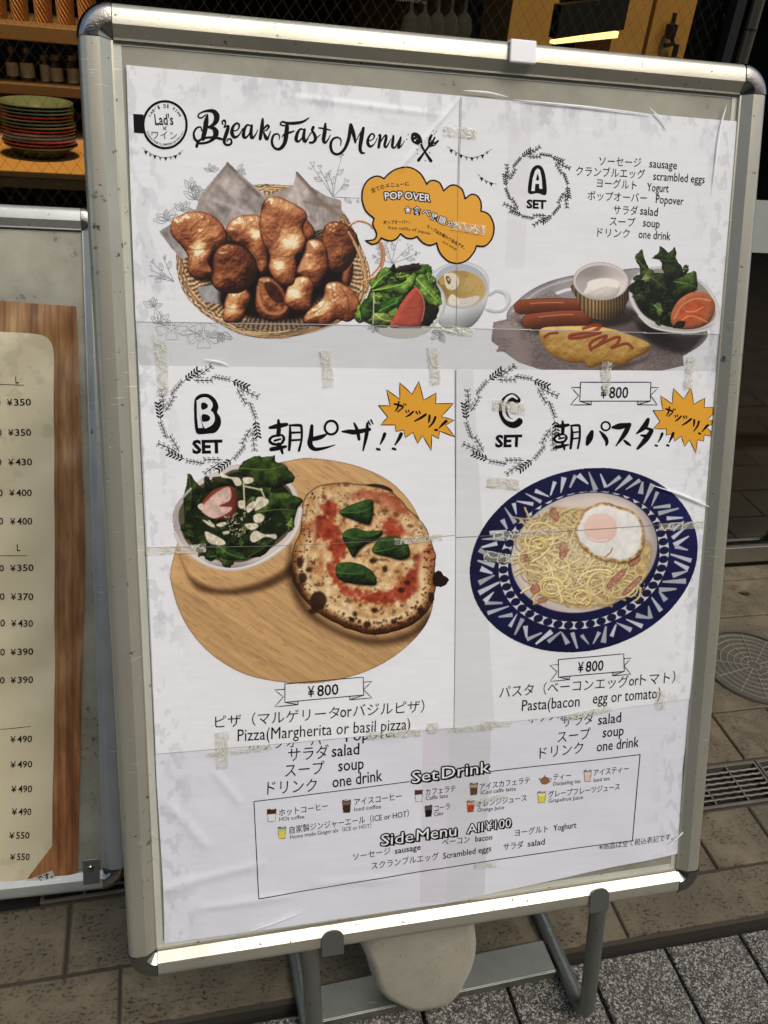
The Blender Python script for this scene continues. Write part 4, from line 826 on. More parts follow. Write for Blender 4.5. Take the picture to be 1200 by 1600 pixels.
# --- plate of set A
def paint_plate(p):
    zz = lambda pts: Zm(pts, 750, 370, 3.0)
    q, d = p.sdf(smooth(zz([(120,385),(170,300),(280,225),(430,180),(620,160),(760,150),(900,230),(1050,420),(1050,490),(950,560),(760,660),(420,640),(200,560)]), 5)); X, Y = p.X[q], p.Y[q]
    p.put(q, np.clip(.5 - d, 0, 1), np.array((176, 170, 168.)) * (1.08 - .4 * fbm(X, Y, 60, 1, 2) - .25 * sstep(-4, 0, d))[..., None])
    p.line(smooth(zz([(350,268),(400,250),(450,242)]), 5, False), 2.4, (240, 238, 236), .9, 2); p.line(smooth(zz([(150,350),(280,250),(430,200),(620,178)]), 5, False), 1.0, (214, 208, 206), .8, 2)
    news = [(58,400),(120,385),(200,310),(330,250),(400,300),(620,320),(740,400),(880,440),(1050,430),(1020,490),(950,560),(955,605),(800,640),(780,668),(720,668),(640,655),(540,668),(450,640),(400,655),(280,622),(180,590),(110,540),(70,540),(85,515),(50,490)]
    q, d = p.sdf(zz(news)); X, Y = p.X[q], p.Y[q]; k = .86 + .3 * (fbm(X, Y, 40, 3, 3) - .5) - .42 * np.exp(-((X - 1010) ** 2 / 60 ** 2 + (Y - 520) ** 2 / 28 ** 2)); rows = ((np.sin((Y * .93 - X * .32) * 2.6) > .1) & (vnoise(X * 1.0, Y * 3, 3.2, 1) > .42) & (fbm(X, Y, 34, 4, 2) > .42)); k = k - .26 * rows
    p.put(q, np.clip(.5 - d, 0, 1), np.clip(np.array((178, 160, 154.)) * k[..., None], 0, 255))
    for a, b in (((280,645),(345,560)), ((790,450),(795,640)), ((120,400),(330,260)), ((600,400),(740,420))): p.line(zz([a, b]), .4, (110, 96, 92), .6)
    # shadows under things
    for pts, k in (([(180,380),(470,420),(520,440),(300,470),(200,440)], .5), ([(440,330),(690,320),(720,400),(560,440),(460,410)], .42), ([(700,330),(900,450),(1060,440),(1040,500),(940,560),(760,480)], .42), ([(290,520),(480,620),(760,560),(800,540),(760,600),(500,640)], .6)):
        q, d = p.sdf(smooth(zz(pts), 4)); p.tint(q, sstep(2, -9, d), (k, k * .93, k * .9))
    def sausage(pts, w, seed):
        s = smooth(zz(pts), 6, False); r = np.full(len(s), w); r[0] = r[-1] = w * .75
        pl_ = np.vstack([s + [0, -w], s[::-1] + [0, w]]); n = len(s)
        q, d = p.sdf(smooth(np.vstack([s[:1] + [-w * .6, 0], s + [0, -w], s[-1:] + [w * .6, 0], s[::-1] + [0, w]])[::3], 4)); X, Y = p.X[q], p.Y[q]; sh = shade_blob(d, X, Y, w * 1.05, .8, 9, seed, .8)
        p.line(s, w + .9, (44, 18, 10), .9, 1.6); p.line(s, w, (116, 58, 35), 1, .9, shade=.40); p.line(s[6:-6] + [0, w * .3], w * .4, (96, 44, 26), .35, 4); p.line(s[4:-4] + [0, -w * .45], .7, (236, 196, 160), .55, 1.8); return
        c = rampc(v, [(0, (40, 16, 9)), (.4, (96, 44, 25)), (.65, (146, 72, 42)), (.85, (178, 100, 62)), (1, (232, 190, 150))]); p.put(q, np.clip(.5 - d, 0, 1), c)
        p.line(s[4:-4] + [0, -w * .45], .6, (240, 206, 170), .5, 1.6)
    sausage([(190,330),(260,325),(350,322),(450,325)], 10.5, 1); sausage([(230,398),(300,388),(400,380),(485,382)], 11.5, 2)
    # ramekin
    q, d = p.sdf(smooth(zz([(435,220),(690,230),(680,320),(655,370),(600,390),(530,385),(480,355),(455,300)]), 4)); X, Y = p.X[q], p.Y[q]
    k = (.72 + .28 * np.sin(X * 1.25 + (X - 938) ** 2 * .004)) * (1.1 - .012 * np.abs(X - 925) - .3 * sstep(475, 500, Y)); p.put(q, np.clip(.5 - d, 0, 1), np.clip(np.array((172, 138, 92.)) * k[..., None], 0, 255))
    e = ell(937.5, 439.5, 43.3, 29.5, 2); p.fill(e, (214, 204, 196)); p.line(np.vstack([e, e[:1]]), .7, (150, 138, 128), .6)
    e = ell(937.5, 440.5, 39.5, 25.5, 2); q, d = p.sdf(e); X, Y = p.X[q], p.Y[q]; p.put(q, np.clip(.5 - d, 0, 1), np.array((182, 172, 166.)) * (1.0 + .25 * sstep(925, 965, X) - .16 * sstep(445, 425, Y))[..., None])
    q, d = p.sdf(smooth(zz([(480,270),(500,230),(540,200),(600,195),(640,215),(650,250),(620,285),(560,295),(510,290)]), 5)); X, Y = p.X[q], p.Y[q]; p.put(q, np.clip(.5 - d / 1.5, 0, 1), np.array((226, 218, 204.)) * (.86 + .2 * shade_blob(d, X, Y, 14, 3, 12, 1, .8))[..., None])
    p.fill(smooth(zz([(500,215),(560,196),(640,205),(640,240),(590,232),(520,250)]), 4), (240, 236, 222), 2)
    # omelette
    om = [(275,450),(300,425),(400,420),(520,418),(600,430),(700,460),(790,500),(780,540),(720,570),(660,600),(580,595),(510,615),(480,590),(420,590),(330,550),(290,500)]
    q, d = p.sdf(smooth(jag(zz(om), .25, 4, 3), 1)); X, Y = p.X[q], p.Y[q]; sh = shade_blob(d, X, Y, 19, 5, 10, 2, .8); v = .22 + .55 * sh + .35 * (fbm(X, Y, 10, 3, 4) - .5)
    p.put(q, np.clip(.5 - d, 0, 1), rampc(v, [(0, (128, 84, 28)), (.3, (186, 136, 58)), (.6, (224, 178, 92)), (.85, (242, 208, 134)), (1, (250, 232, 180))]))
    for s, w_ in (([(480,430),(530,415),(560,420),(520,445),(430,460),(420,475),(480,470),(560,450)], 2.6), ([(520,530),(512,505),(540,480),(590,465),(560,500),(530,520),(610,480),(650,470),(640,500),(615,520),(680,500),(710,520)], 2.4), ([(300,470),(320,455),(360,450)], 2.2)):
        p.line(smooth(zz(s), 5, False), w_, (150, 52, 34), .85, 1.2, shade=.2)
    # white bowl with greens and tomato
    q, d = p.sdf(smooth(zz([(692,270),(705,200),(745,165),(820,140),(960,165),(1060,230),(1110,310),(1118,370),(1085,420),(1000,445),(900,442),(800,420),(740,370),(705,320)]), 5)); X, Y = p.X[q], p.Y[q]; p.put(q, np.clip(.5 - d, 0, 1), np.array((206, 200, 194.)) * (1.05 - .3 * sstep(985, 1000, X) * 0 - .18 * sstep(500, 515, Y) - .15 * sstep(-2.5, 0, d))[..., None])
    q, d = p.sdf(smooth(zz([(708,260),(740,180),(830,150),(960,175),(1050,240),(1095,320),(1090,390),(1000,430),(890,425),(790,390),(730,330)]), 5)); p.put(q, np.clip(.5 - d, 0, 1), (150, 146, 138))
    salad_heap(p, zz([(712,250),(740,190),(830,170),(960,190),(1000,230),(960,290),(900,350),(900,425),(790,385),(735,330)]), 42, [(44, 58, 26), (34, 44, 22), (56, 74, 34), (26, 34, 18)], 7, (10, 22))
    for pts, c, sd in (([(722,95),(755,55),(768,100),(790,150),(810,190),(780,225),(752,190),(735,130)], (70, 84, 38), 1), ([(800,100),(830,75),(842,42),(880,70),(910,50),(922,110),(950,150),(930,200),(880,200),(850,150),(840,110)], (50, 62, 30), 2), ([(905,210),(960,180),(1008,158),(1012,240),(960,255),(930,280)], (74, 96, 42), 3), ([(945,150),(965,130),(978,150),(960,172)], (92, 106, 58), 4), ([(755,200),(790,150),(820,190),(790,225)], (116, 132, 72), 5), ([(795,190),(850,175),(870,250),(810,250)], (58, 74, 34), 3), ([(810,320),(840,310),(855,350),(830,375)], (98, 118, 62), 2)):
        leaf_shape(p, jag(zz(pts), 1.5, sd, 4), c, sd, zz([pts[0], tuple(np.mean(pts, 0)), pts[len(pts) // 2]]), 1.0, .5, .06)
    wedge(p, zz([(890,400),(895,350),(930,295),(990,260),(1050,262),(1092,300),(1095,350),(1065,405),(1000,432),(920,430)]), (190, 106, 70), 4)
    q, d = p.sdf(smooth(zz([(915,390),(950,325),(1010,300),(1050,320),(1040,380),(990,405)]), 4)); X, Y = p.X[q], p.Y[q]; p.put(q, np.clip(.5 - d / 2, 0, 1) * .8, np.array((190, 84, 46.)) * (.75 + .5 * fbm(X, Y, 5, 2))[..., None])
    for s in ([(905,385),(945,320),(1010,290),(1075,300)], [(960,350),(1000,350),(1040,330)], [(930,400),(985,370),(1060,400)]): p.line(smooth(zz(s), 5, False), .9, (232, 168, 116), .75, 1.4)
    leaf_shape(p, jag(zz([(900,425),(930,392),(958,400),(945,425)]), .8, 6), (34, 48, 22), 1)
    p.line(smooth(zz([(740,370),(800,422),(900,444),(1000,447),(1085,422),(1118,370)]), 6, False), 1.5, (224, 218, 212), .95)
picture('set_plate_picture', (764, 378, 1128, 612), paint_plate, True, TOP_, (.80, .79, .78))

# --- pizza, salad bowl and round board
def paint_pizza(p):
    z1 = lambda pts: Zm(pts, 440, 730, 4.286); z2 = lambda pts: Zm(pts, 250, 700, 5.217)
    bd = [(455,718),(500,716),(560,728),(610,752),(645,790),(665,838),(678,885),(678,930),(668,970),(640,1005),(600,1035),(550,1056),(490,1067),(430,1064),(375,1050),(325,1018),(290,975),(270,925),(268,880),(300,800),(380,740)]
    q, d = p.sdf(smooth(bd, 6)); X, Y = p.X[q], p.Y[q]; t = X * .62 + Y * 1.0 * -.05; a = math.radians(33); gx = X * math.cos(a) + Y * math.sin(a); gy = -X * math.sin(a) + Y * math.cos(a)
    n = fbm(gx * .10, gy, 5.5, 1, 4); n2 = fbm(gx * .05, gy, 16, 3, 3); fl = sstep(.60, .72, fbm(gx * .13, gy * 1.6, 3.4, 2, 2)); ring = .5 + .5 * np.sin(gy * .55 + 7 * fbm(gx * .2, gy, 60, 4, 2))
    k = .96 + .14 * (n - .5) + .20 * (n2 - .5) - .07 * fl + .03 * ring; k = k * (1 - .22 * sstep(660, 690, X)) * (1 - .25 * sstep(-3, 0, d)); k = k * np.where(Y > 900, 1.0, 1.04)
    p.put(q, np.clip(.5 - d, 0, 1), np.clip(np.array((206, 163, 110.)) * k[..., None], 0, 255))
    rg = np.random.RandomState(31)
    for _ in range(620):
        x, y = rg.uniform(270, 680), rg.uniform(720, 1064)
        if ((x - 474) / 200) ** 2 + ((y - 892) / 168) ** 2 > 1: continue
        l_ = rg.uniform(3, 15); p.line([(x, y), (x + l_ * math.cos(a), y + l_ * math.sin(a))], rg.uniform(.25, .6), (128, 88, 46), rg.uniform(.25, .7), 1.0)
    q, d = p.sdf(smooth([(278,858),(300,900),(350,918),(410,905),(450,880),(470,850),(480,880),(450,905),(400,926),(340,930),(300,915)], 5)); p.tint(q, sstep(4, -8, d), (.46, .40, .36))
    q, d = p.sdf(smooth(z1([(60,520),(80,700),(180,930),(400,1090),(640,1140),(850,1090),(980,980),(1000,1060),(800,1170),(560,1180),(300,1080),(120,940),(40,720)]), 5)); p.tint(q, sstep(9, -9, d), (.42, .36, .32))
    # pizza
    pz = [(150,210),(200,150),(300,108),(430,98),(560,115),(680,118),(735,160),(800,220),(860,290),(940,360),(975,430),(1000,490),(1028,570),(1030,640),(1020,720),(1030,790),(1020,860),(990,940),(930,1010),(850,1060),(740,1100),(620,1120),(500,1100),(380,1050),(270,990),(190,930),(120,850),(75,760),(65,650),(75,540),(120,440),(130,330)]
    P = smooth(jag(z1(pz), .9, 3, 3), 1); q, d = p.sdf(P); X, Y = p.X[q], p.Y[q]; n = fbm(X, Y, 12, 1, 4); n2 = fbm(X, Y, 5, 2, 4); n3 = fbm(X, Y, 26, 4, 3)
    cr = sstep(-30 - 8 * (n3 - .5), -20, d) * (.35 + .65 * sstep(820, 880, Y - .25 * (X - 560)))                                     # crust band
    sh = shade_blob(d, X, Y, 20, 3, 9, 2, .8)
    crust = rampc(.98 - .62 * sstep(-23, -3, d) + .16 * (sh - .6) + .28 * (n - .5) + .22 * (n3 - .5), [(0, (88, 54, 26)), (.3, (156, 106, 58)), (.6, (208, 164, 108)), (.9, (238, 206, 156))])
    sauce = rampc(.45 + .9 * (n - .5) + .6 * (n2 - .5), [(0, (110, 32, 18)), (.4, (158, 56, 34)), (.7, (182, 84, 56)), (1, (216, 146, 110))])
    cheese = rampc(.52 + .55 * (n2 - .5) + .9 * (n - .5), [(0, (140, 84, 44)), (.32, (196, 144, 92)), (.6, (224, 186, 132)), (1, (246, 230, 188))])
    cm_ = np.zeros_like(X)
    for x, y, R in ((660,300,95),(720,420,120),(600,560,140),(560,640,120),(700,640,130),(430,420,70),(520,330,60),(300,250,110),(420,180,80),(250,350,60),(760,740,60),(700,260,60)): cx, cy = z1([(x, y)])[0]; cm_ = np.maximum(cm_, 1 - np.hypot(X - cx, Y - cy) / (R / 4.286))
    z5 = lambda pts: Zm(pts, 240, 700, 2.5); sm_ = np.zeros_like(X)
    for pts in ([(565,360),(585,315),(640,270),(690,275),(725,330),(700,372),(640,352),(600,362)], [(770,175),(850,165),(930,180),(992,235),(985,262),(930,240),(860,205),(790,200)], [(690,362),(748,366),(745,430),(700,442)], [(675,440),(715,470),(735,520),(800,552),(880,560),(950,535),(1000,480),(1040,400),(1095,380),(1098,440),(1060,520),(990,590),(900,602),(800,590),(730,560),(690,500)], [(880,290),(950,270),(985,330),(930,350)], [(650,230),(700,205),(720,240),(690,270)]):
        q2, d2 = p.sdf(smooth(z5(pts), 4), 14); t_ = np.full(p.X.shape, 9.0); t_[q2] = d2; sm_ = np.maximum(sm_, sstep(5.5, -4.5, t_[q] + 9 * (n2 - .5) + 9 * (n - .5)))
    cmk = 1 - sm_ * .92; top = sauce * (1 - cmk[..., None]) + cheese * cmk[..., None]
    br = sstep(.62, .72, fbm(X, Y, 6.5, 5, 3)) * cmk; top = top * (1 - .40 * br[..., None]); top = top * (1 - .10 * np.exp(-((d + 25) / 4.0) ** 2))[..., None]
    c = crust * cr[..., None] + top * (1 - cr[..., None]); low = np.maximum(sstep(915, 970, Y + 14 * (n - .5)) * sstep(-17, -3, d + 8 * (n2 - .5)), sstep(520, 470, X + 10 * (n - .5)) * sstep(850, 900, Y) * sstep(-14, -3, d + 8 * (n2 - .5))); c = c * (1 - low[..., None] * np.array((.60, .68, .74))); c = c * (1 - .55 * sstep(-3.5, 0, d))[..., None]
    p.put(q, np.clip(.5 - d, 0, 1), c)
    rs = np.random.RandomState(5)                                             # char blisters on the crust
    Pm = P.mean(0)
    for k in range(520):
        i0 = rs.randint(len(P)); f = rs.uniform(.82, .995); x, y = Pm + (P[i0] - Pm) * f
        if (y < 850 and x > 500 and rs.rand() < .8) or (y < 800 and rs.rand() < .5): continue
        s = rs.uniform(.5, 1.7) * (1.5 if y > 940 else 1); p.fill(ell(x, y, s * rs.uniform(.8, 1.5), s, rs.uniform(0, 180), 10), np.array((50, 27, 14)) * rs.uniform(.6, 1.8), 1.6, rs.uniform(.5, .95))
    for x, y, rx, ry in ((120,635,22,38),(180,685,22,16),(245,890,55,62),(140,740,28,38),(210,960,30,20),(490,980,16,18),(620,955,22,18),(570,1050,26,22),(470,1020,18,16),(750,1030,20,18),(1000,870,22,36),(430,115,22,14),(765,315,22,20),(690,680,18,22),(610,625,24,18),(800,820,22,18),(840,770,20,16),(860,390,22,12),(690,290,24,14),(285,200,14,16),(520,1030,12,14),(930,960,24,26)):
        cx, cy = z1([(x, y)])[0]; e = jag(ell(cx, cy, rx / 4.286, ry / 4.286, 0, 14), .5, int(x), 2); p.fill(e, (44, 24, 13) if y > 560 else (122, 66, 34), 3.6, .9)
    p.fill(smooth(z1([(560,115),(640,110),(720,135),(740,165),(660,140),(600,130)]), 4), (48, 28, 16), 1.4, .95)
    p.fill(jag(z1([(1005,745),(1030,695),(1060,690),(1085,720),(1118,745),(1100,780),(1060,800),(1020,790)]), .7, 2), (34, 19, 12), 1.2)
    0 and p.fill(smooth(z1([(620,165),(700,150),(780,210),(835,270),(800,310),(740,240),(640,215)]), 4), (150, 66, 40), 2, .75); 0 and p.fill(smooth(z1([(930,520),(1000,510),(1025,600),(1000,690),(930,740),(900,700),(960,620)]), 4), (162, 60, 40), 2.5, .75)
    for pts, sd in (([(382,300),(440,258),(520,228),(598,214),(612,260),(605,330),(580,382),(520,365),(440,335)], 1), ([(402,455),(440,415),(500,404),(560,424),(672,425),(640,480),(570,510),(520,550),(478,600),(440,540)], 2), ([(605,565),(650,480),(730,458),(820,480),(858,580),(800,618),(720,600)], 3), ([(360,700),(375,650),(440,632),(530,650),(610,700),(632,780),(540,785),(440,770),(380,745)], 4)):
        q, d = p.sdf(smooth(np.array(z1(pts)) + [1.5, 2.5], 3)); p.tint(q, sstep(2, -3, d), (.45, .40, .36)); leaf_shape(p, jag(z1(pts), .35, sd, 4), (50, 78, 34), sd, z1([pts[0], tuple(np.mean(pts, 0)), pts[len(pts) // 2]]), .6, .7, .05)
    # salad bowl
    q, d = p.sdf(smooth(z2([(108,560),(150,440),(300,270),(480,180),(640,130),(900,200),(1060,280),(1125,400),(1145,500),(1120,640),(1040,770),(900,880),(760,950),(600,985),(440,965),(300,900),(180,800),(120,690)]), 5)); X, Y = p.X[q], p.Y[q]
    p.put(q, np.clip(.5 - d, 0, 1), np.array((196, 186, 176.)) * (1.1 - .35 * sstep(869, 890, Y) - .2 * sstep(300, 272, X))[..., None])
    q, d = p.sdf(smooth(z2([(150,560),(190,440),(330,300),(500,220),(640,170),(900,230),(1040,310),(1090,420),(1105,510),(1070,640),(1000,740),(860,840),(700,920),(560,925),(420,900),(300,840),(200,740)]), 5)); p.put(q, np.clip(.5 - d, 0, 1), (92, 84, 66))
    salad_heap(p, z2([(200,570),(215,420),(330,330),(480,250),(640,190),(880,240),(1030,330),(1080,450),(1070,620),(960,740),(840,830),(700,905),(560,910),(420,880),(300,820),(210,700)]), 75, [(56, 76, 32), (44, 62, 27), (74, 98, 42), (34, 46, 22), (96, 116, 60)], 11, (12, 26))
    for pts, c, sd in (([(230,195),(290,260),(340,340),(310,420),(240,520),(200,560),(195,400),(215,270)], (50, 66, 28), 1), ([(640,160),(700,90),(790,60),(860,70),(930,55),(945,110),(1010,130),(1060,190),(1100,250),(1040,290),(920,330),(780,290),(680,230)], (62, 84, 32), 2), ([(780,520),(880,430),(880,360),(1050,370),(1160,430),(1110,510),(1090,640),(1040,620),(960,500),(860,590)], (62, 84, 34), 3), ([(470,790),(600,820),(720,905),(560,905),(460,870)], (70, 100, 44), 4), ([(360,240),(400,235),(420,330),(370,360)], (34, 44, 22), 5), ([(430,240),(560,230),(580,290),(470,300)], (40, 44, 26), 5), ([(720,880),(790,780),(930,730),(920,790),(830,870)], (48, 64, 28), 1), ([(1030,620),(1080,560),(1085,650),(1050,680)], (110, 130, 62), 2)):
        leaf_shape(p, jag(z2(pts), 1.3, sd + 20, 4), c, sd, z2([pts[0], tuple(np.mean(pts, 0)), pts[len(pts) // 2]]), 1.0, .5, .08)
    wedge(p, z2([(330,480),(400,370),(480,320),(580,310),(625,360),(630,470),(600,560),(500,585),(430,570)]), (132, 56, 40), 2)
    q, d = p.sdf(smooth(z2([(335,490),(410,400),(490,340),(560,315),(580,380),(560,430),(480,470),(580,480),(560,520),(450,570),(370,540)]), 4)); X, Y = p.X[q], p.Y[q]; p.put(q, np.clip(.5 - d / 2, 0, 1), np.array((220, 184, 168.)) * (.78 + .4 * fbm(X, Y, 6, 3))[..., None])
    dress = (228, 216, 188)
    for pts in ([(485,190),(560,230),(640,240),(665,290),(620,305),(580,250),(500,235)], [(675,240),(750,240),(755,275),(690,290)], [(700,480),(760,430),(785,460),(720,525)], [(790,400),(870,410),(880,450),(800,500),(770,500)], [(690,620),(780,610),(800,640),(740,665)], [(760,550),(810,530),(850,560),(820,605),(770,600)], [(740,700),(780,670),(850,700),(940,700),(940,740),(860,720),(770,765),(735,745)], [(365,680),(430,700),(520,750),(525,785),(450,785),(390,760)], [(460,620),(520,598),(545,615),(490,640)], [(510,680),(560,672),(560,695),(520,698)], [(310,460),(350,450),(345,500),(315,490)], [(640,430),(690,430),(680,490),(640,480)], [(350,580),(440,620),(420,640),(360,600)]):
        q, d = p.sdf(smooth(z2(pts), 4)); X, Y = p.X[q], p.Y[q]; p.put(q, np.clip(.5 - d / 1.5, 0, 1), np.array(dress, float) * (.72 + .5 * fbm(X, Y, 5, 1))[..., None])
    for a, b in (((680,290),(690,500)), ((690,310),(830,340)), ((820,330),(850,400)), ((400,590),(440,640)), ((770,480),(830,400))): p.line(z2([a, b]), 1.3, (206, 204, 158), .9, shade=.3)
    rs = np.random.RandomState(9)
    for k in range(60): x, y = z2([(rs.uniform(520, 700), rs.uniform(520, 720))])[0]; p.fill(ell(x, y, rs.uniform(.6, 2.2), rs.uniform(.5, 1.2), rs.uniform(0, 180), 9), np.array((218, 210, 168)) * rs.uniform(.6, 1.05), 1)
    p.line(smooth(z2([(120,690),(180,800),(300,902),(440,967),(600,987),(760,952),(900,882),(1040,772),(1120,642),(1147,500)]), 6, False), 2.6, (222, 214, 206), .95, shade=.15)
    p.line(smooth(z2([(110,600),(115,520),(160,430),(250,330)]), 6, False), 2.0, (190, 180, 174), .9)
picture('pizza_board_picture', (260, 702, 706, 1074), paint_pizza, False, TOPB - .00002)

# --- pasta on the blue plate
def paint_pasta(p):
    zz = lambda pts: Zm(pts, 720, 720, 3.077); cx, cy = 910.5, 874
    out = ell(910.8, 874.5, 181, 141, -16, 90); q, d = p.sdf(out); X, Y = p.X[q], p.Y[q]
    r = math.radians(-16); U = ((X - 910.8) * math.cos(r) + (Y - 874.5) * math.sin(r)) / 181; V = (-(X - 910.8) * math.sin(r) + (Y - 874.5) * math.cos(r)) / 141; rho = np.hypot(U, V); th = np.arctan2(V, U)
    c = np.ones(X.shape + (3,)) * np.array((22, 24, 66.)) * (.9 + .5 * (fbm(X, Y, 30, 1, 3) - .5) + .25 * sstep(1000, 1060, X) * sstep(960, 820, Y))[..., None]; c = np.where((X < 778)[..., None], c * .82 + 5, c)
    p.put(q, np.clip(.5 - d, 0, 1), c)
    rs = np.random.RandomState(21)                                             # pale wedge strokes round the rim
    def pt(a, rr): return np.array([910.8 + 181 * rr * math.cos(a) * math.cos(r) - 141 * rr * math.sin(a) * math.sin(r), 874.5 + 181 * rr * math.cos(a) * math.sin(r) + 141 * rr * math.sin(a) * math.cos(r)])
    n = 20
    for k in range(n):
        a0 = 2 * math.pi * k / n; dr = 1 if k % 2 else -1
        for j in range(3):
            a = a0 + (j - 1) * .102 * (1 + rs.uniform(-.15, .15)); m = .862 + dr * (j - 1) * .012 + rs.uniform(-.012, .012); ln = (.056, .088, .064)[j] * rs.uniform(.85, 1.15); sl_ = dr * (.055 + rs.uniform(-.012, .018))
            A1, A2 = pt(a - sl_ * .7, m - ln), pt(a + sl_ * .7, m + ln); t = (A2 - A1) / np.linalg.norm(A2 - A1); nn = np.array([-t[1], t[0]]); w1, w2 = rs.uniform(.6, 1.6), rs.uniform(3.0, 4.6)
            if rs.rand() < .5: w1, w2 = w2, w1
            p.fill([A1 + nn * w1, A2 + nn * w2, A2 - nn * w2, A1 - nn * w1], np.array((196, 200, 206)) * rs.uniform(.82, 1.05), .9)
    # ring of dots
    band = (np.abs(rho - .705) < .040); p.put(q, np.where(band & (d < 0), 1.0, 0) , (206, 208, 208))
    nd = 46; ph = ((th / (2 * math.pi) * nd) % 1 - .5) * 2 * math.pi / nd; dd = np.hypot(ph * rho * 160, (rho - .705) * 160); p.put(q, np.clip(.5 - (dd - 6.6) / 1.0, 0, 1) * (np.abs(rho - .705) < .0445), (24, 24, 58))
    # white well
    inn = ell(911.5, 863, 117, 92, -17, 80); q, d = p.sdf(inn); X, Y = p.X[q], p.Y[q]; k = 1.02 - .10 * sstep(-14, 0, d) - .14 * sstep(960, 1030, X) - .16 * fbm(X, Y, 60, 2, 2) + .05
    p.put(q, np.clip(.5 - d, 0, 1), np.clip(np.array((226, 212, 200.)) * k[..., None], 0, 255)); p.line(np.vstack([inn, inn[:1]]), 1.0, (40, 40, 78), .9)
    heap = zz([(290,390),(320,350),(430,310),(430,230),(520,235),(580,240),(620,300),(800,400),(900,390),(895,520),(850,600),(760,650),(640,700),(540,700),(420,660),(340,620),(330,540),(300,470)])
    q, d = p.sdf(smooth(heap, 4)); X, Y = p.X[q], p.Y[q]; p.tint(q, sstep(7, -3, d), (.80, .76, .68))
    p.put(q, np.clip(.5 - d / 4, 0, 1), np.array((206, 178, 118.)) * (.66 + .6 * fbm(X, Y, 6, 3))[..., None])
    H = np.array(heap)
    for k in range(780):                                                        # strands
        x, y = H.min(0) + rs.rand(2) * (H.max(0) - H.min(0)); dd = np.abs(X - x) + np.abs(Y - y); jj = np.unravel_index(np.argmin(dd), dd.shape)
        if d[jj] > -2.5: continue
        a = rs.uniform(0, 6.28); cur = rs.uniform(-.24, .24); m = rs.randint(10, 20); pts = [(x, y)]
        for t in range(m):
            a += cur + rs.uniform(-.12, .12); pts.append((pts[-1][0] + 4.2 * math.cos(a), pts[-1][1] + 3.4 * math.sin(a)))
        pts = np.array(pts); 
        if ((pts - H.mean(0)) / (H.max(0) - H.min(0)) * 2).__abs__().max() > 1.02: continue
        depth = k / 780; bc = np.array((226, 202, 146)) * (.70 + .32 * depth) * rs.uniform(.9, 1.08)
        p.line(pts + [0.7, 1.3], 1.4, (122, 92, 46), .28, 1.8); p.line(pts, 1.45, np.clip(bc, 0, 250), 1, 1.0, shade=.22)
    for c0, R in (((430,610),58),((580,660),50),((370,400),44)):
        for s in (1, .84, .62): e = ell(*zz([c0])[0], R * s / 3.077, R * .8 * s / 3.077, 20, 30, (a9 := rs.uniform(0, 300)), a9 + rs.uniform(150, 250)); p.line(e + [.6, 1.2], 1.6, (116, 86, 42), .5, 1.4); p.line(e, 1.4, (222, 196, 128), 1, .8, shade=.32)
    for pts, sd in (([(425,240),(440,222),(470,262),(460,290),(430,270)], 1), ([(475,400),(500,390),(515,430),(490,472),(470,460)], 2), ([(330,610),(360,585),(380,620),(345,640)], 3), ([(700,590),(770,520),(785,545),(720,610)], 4), ([(775,630),(850,555),(865,570),(790,645)], 5), ([(800,490),(850,455),(860,480),(820,505)], 6), ([(290,455),(310,445),(325,475),(305,482)], 7), ([(360,665),(400,650),(410,672),(380,682)], 8)):
        q, d = p.sdf(smooth(zz(pts), 4)); X, Y = p.X[q], p.Y[q]; p.put(q, np.clip(.5 - d, 0, 1), np.array((176, 122, 98.)) * (.7 + .6 * fbm(X, Y * 2, 4, sd))[..., None] * (1 - .3 * sstep(-2, 0, d))[..., None])
    for k in range(520):                                                        # grated cheese and pepper
        g = rs.normal(0, 1, 2); x, y = zz([(545 + 95 * g[0], 490 + 70 * g[1])])[0] if k < 380 else zz([(rs.uniform(300, 880), rs.uniform(330, 680))])[0]
        if k % 9 == 0: p.fill(ell(x, y, .5, .4, 0, 7), (62, 50, 30), 1, .8)
        else: l = rs.uniform(.8, 2.6); a = rs.uniform(0, 3.14); p.line([(x, y), (x + l * math.cos(a), y + l * math.sin(a))], .55, np.array((238, 228, 196)) * rs.uniform(.85, 1.04), .85)
    q, d = p.sdf(smooth(zz([(430,330),(540,290),(600,440),(650,470),(560,500),(480,420)]), 4)); X, Y = p.X[q], p.Y[q]; p.put(q, sstep(2, -8, d) * .45 * sstep(.3, .6, fbm(X, Y, 8, 2)), (214, 196, 168))
    # fried egg
    eg = [(545,330),(570,270),(610,220),(680,198),(750,215),(830,245),(865,290),(878,350),(870,410),(840,460),(780,484),(720,478),(660,465),(600,430),(560,385)]
    q, d = p.sdf(smooth(np.array(zz(eg)) + [1, 3], 4)); p.tint(q, sstep(3, -4, d), (.52, .44, .34))
    q, d = p.sdf(jag(zz(eg), .8, 5, 4)); X, Y = p.X[q], p.Y[q]; n = fbm(X, Y, 7, 3, 4); k = .92 + .13 * (n - .5) + .06 * shade_blob(d, X, Y, 16, 3, 10, 1, .8); c = np.array((246, 243, 234.)) * k[..., None]
    ed = sstep(-5.5, -1, d + 4 * (n - .5)); c = c * (1 - ed[..., None]) + rampc(fbm(X, Y, 4, 1), [(.2, (122, 82, 38)), (.5, (188, 148, 88)), (.8, (226, 196, 140))]) * ed[..., None]; p.put(q, np.clip(.5 - d, 0, 1), np.clip(c, 0, 255))
    q, d = p.sdf(smooth(zz([(590,330),(605,275),(650,252),(710,260),(745,300),(742,350),(710,385),(650,392),(605,370)]), 5)); X, Y = p.X[q], p.Y[q]; p.put(q, np.clip(.5 - d / 2.5, 0, 1), np.array((240, 206, 188.)) * (1.0 + .06 * shade_blob(d, X, Y, 14, 0, 9, 1, .8) - .05)[..., None])
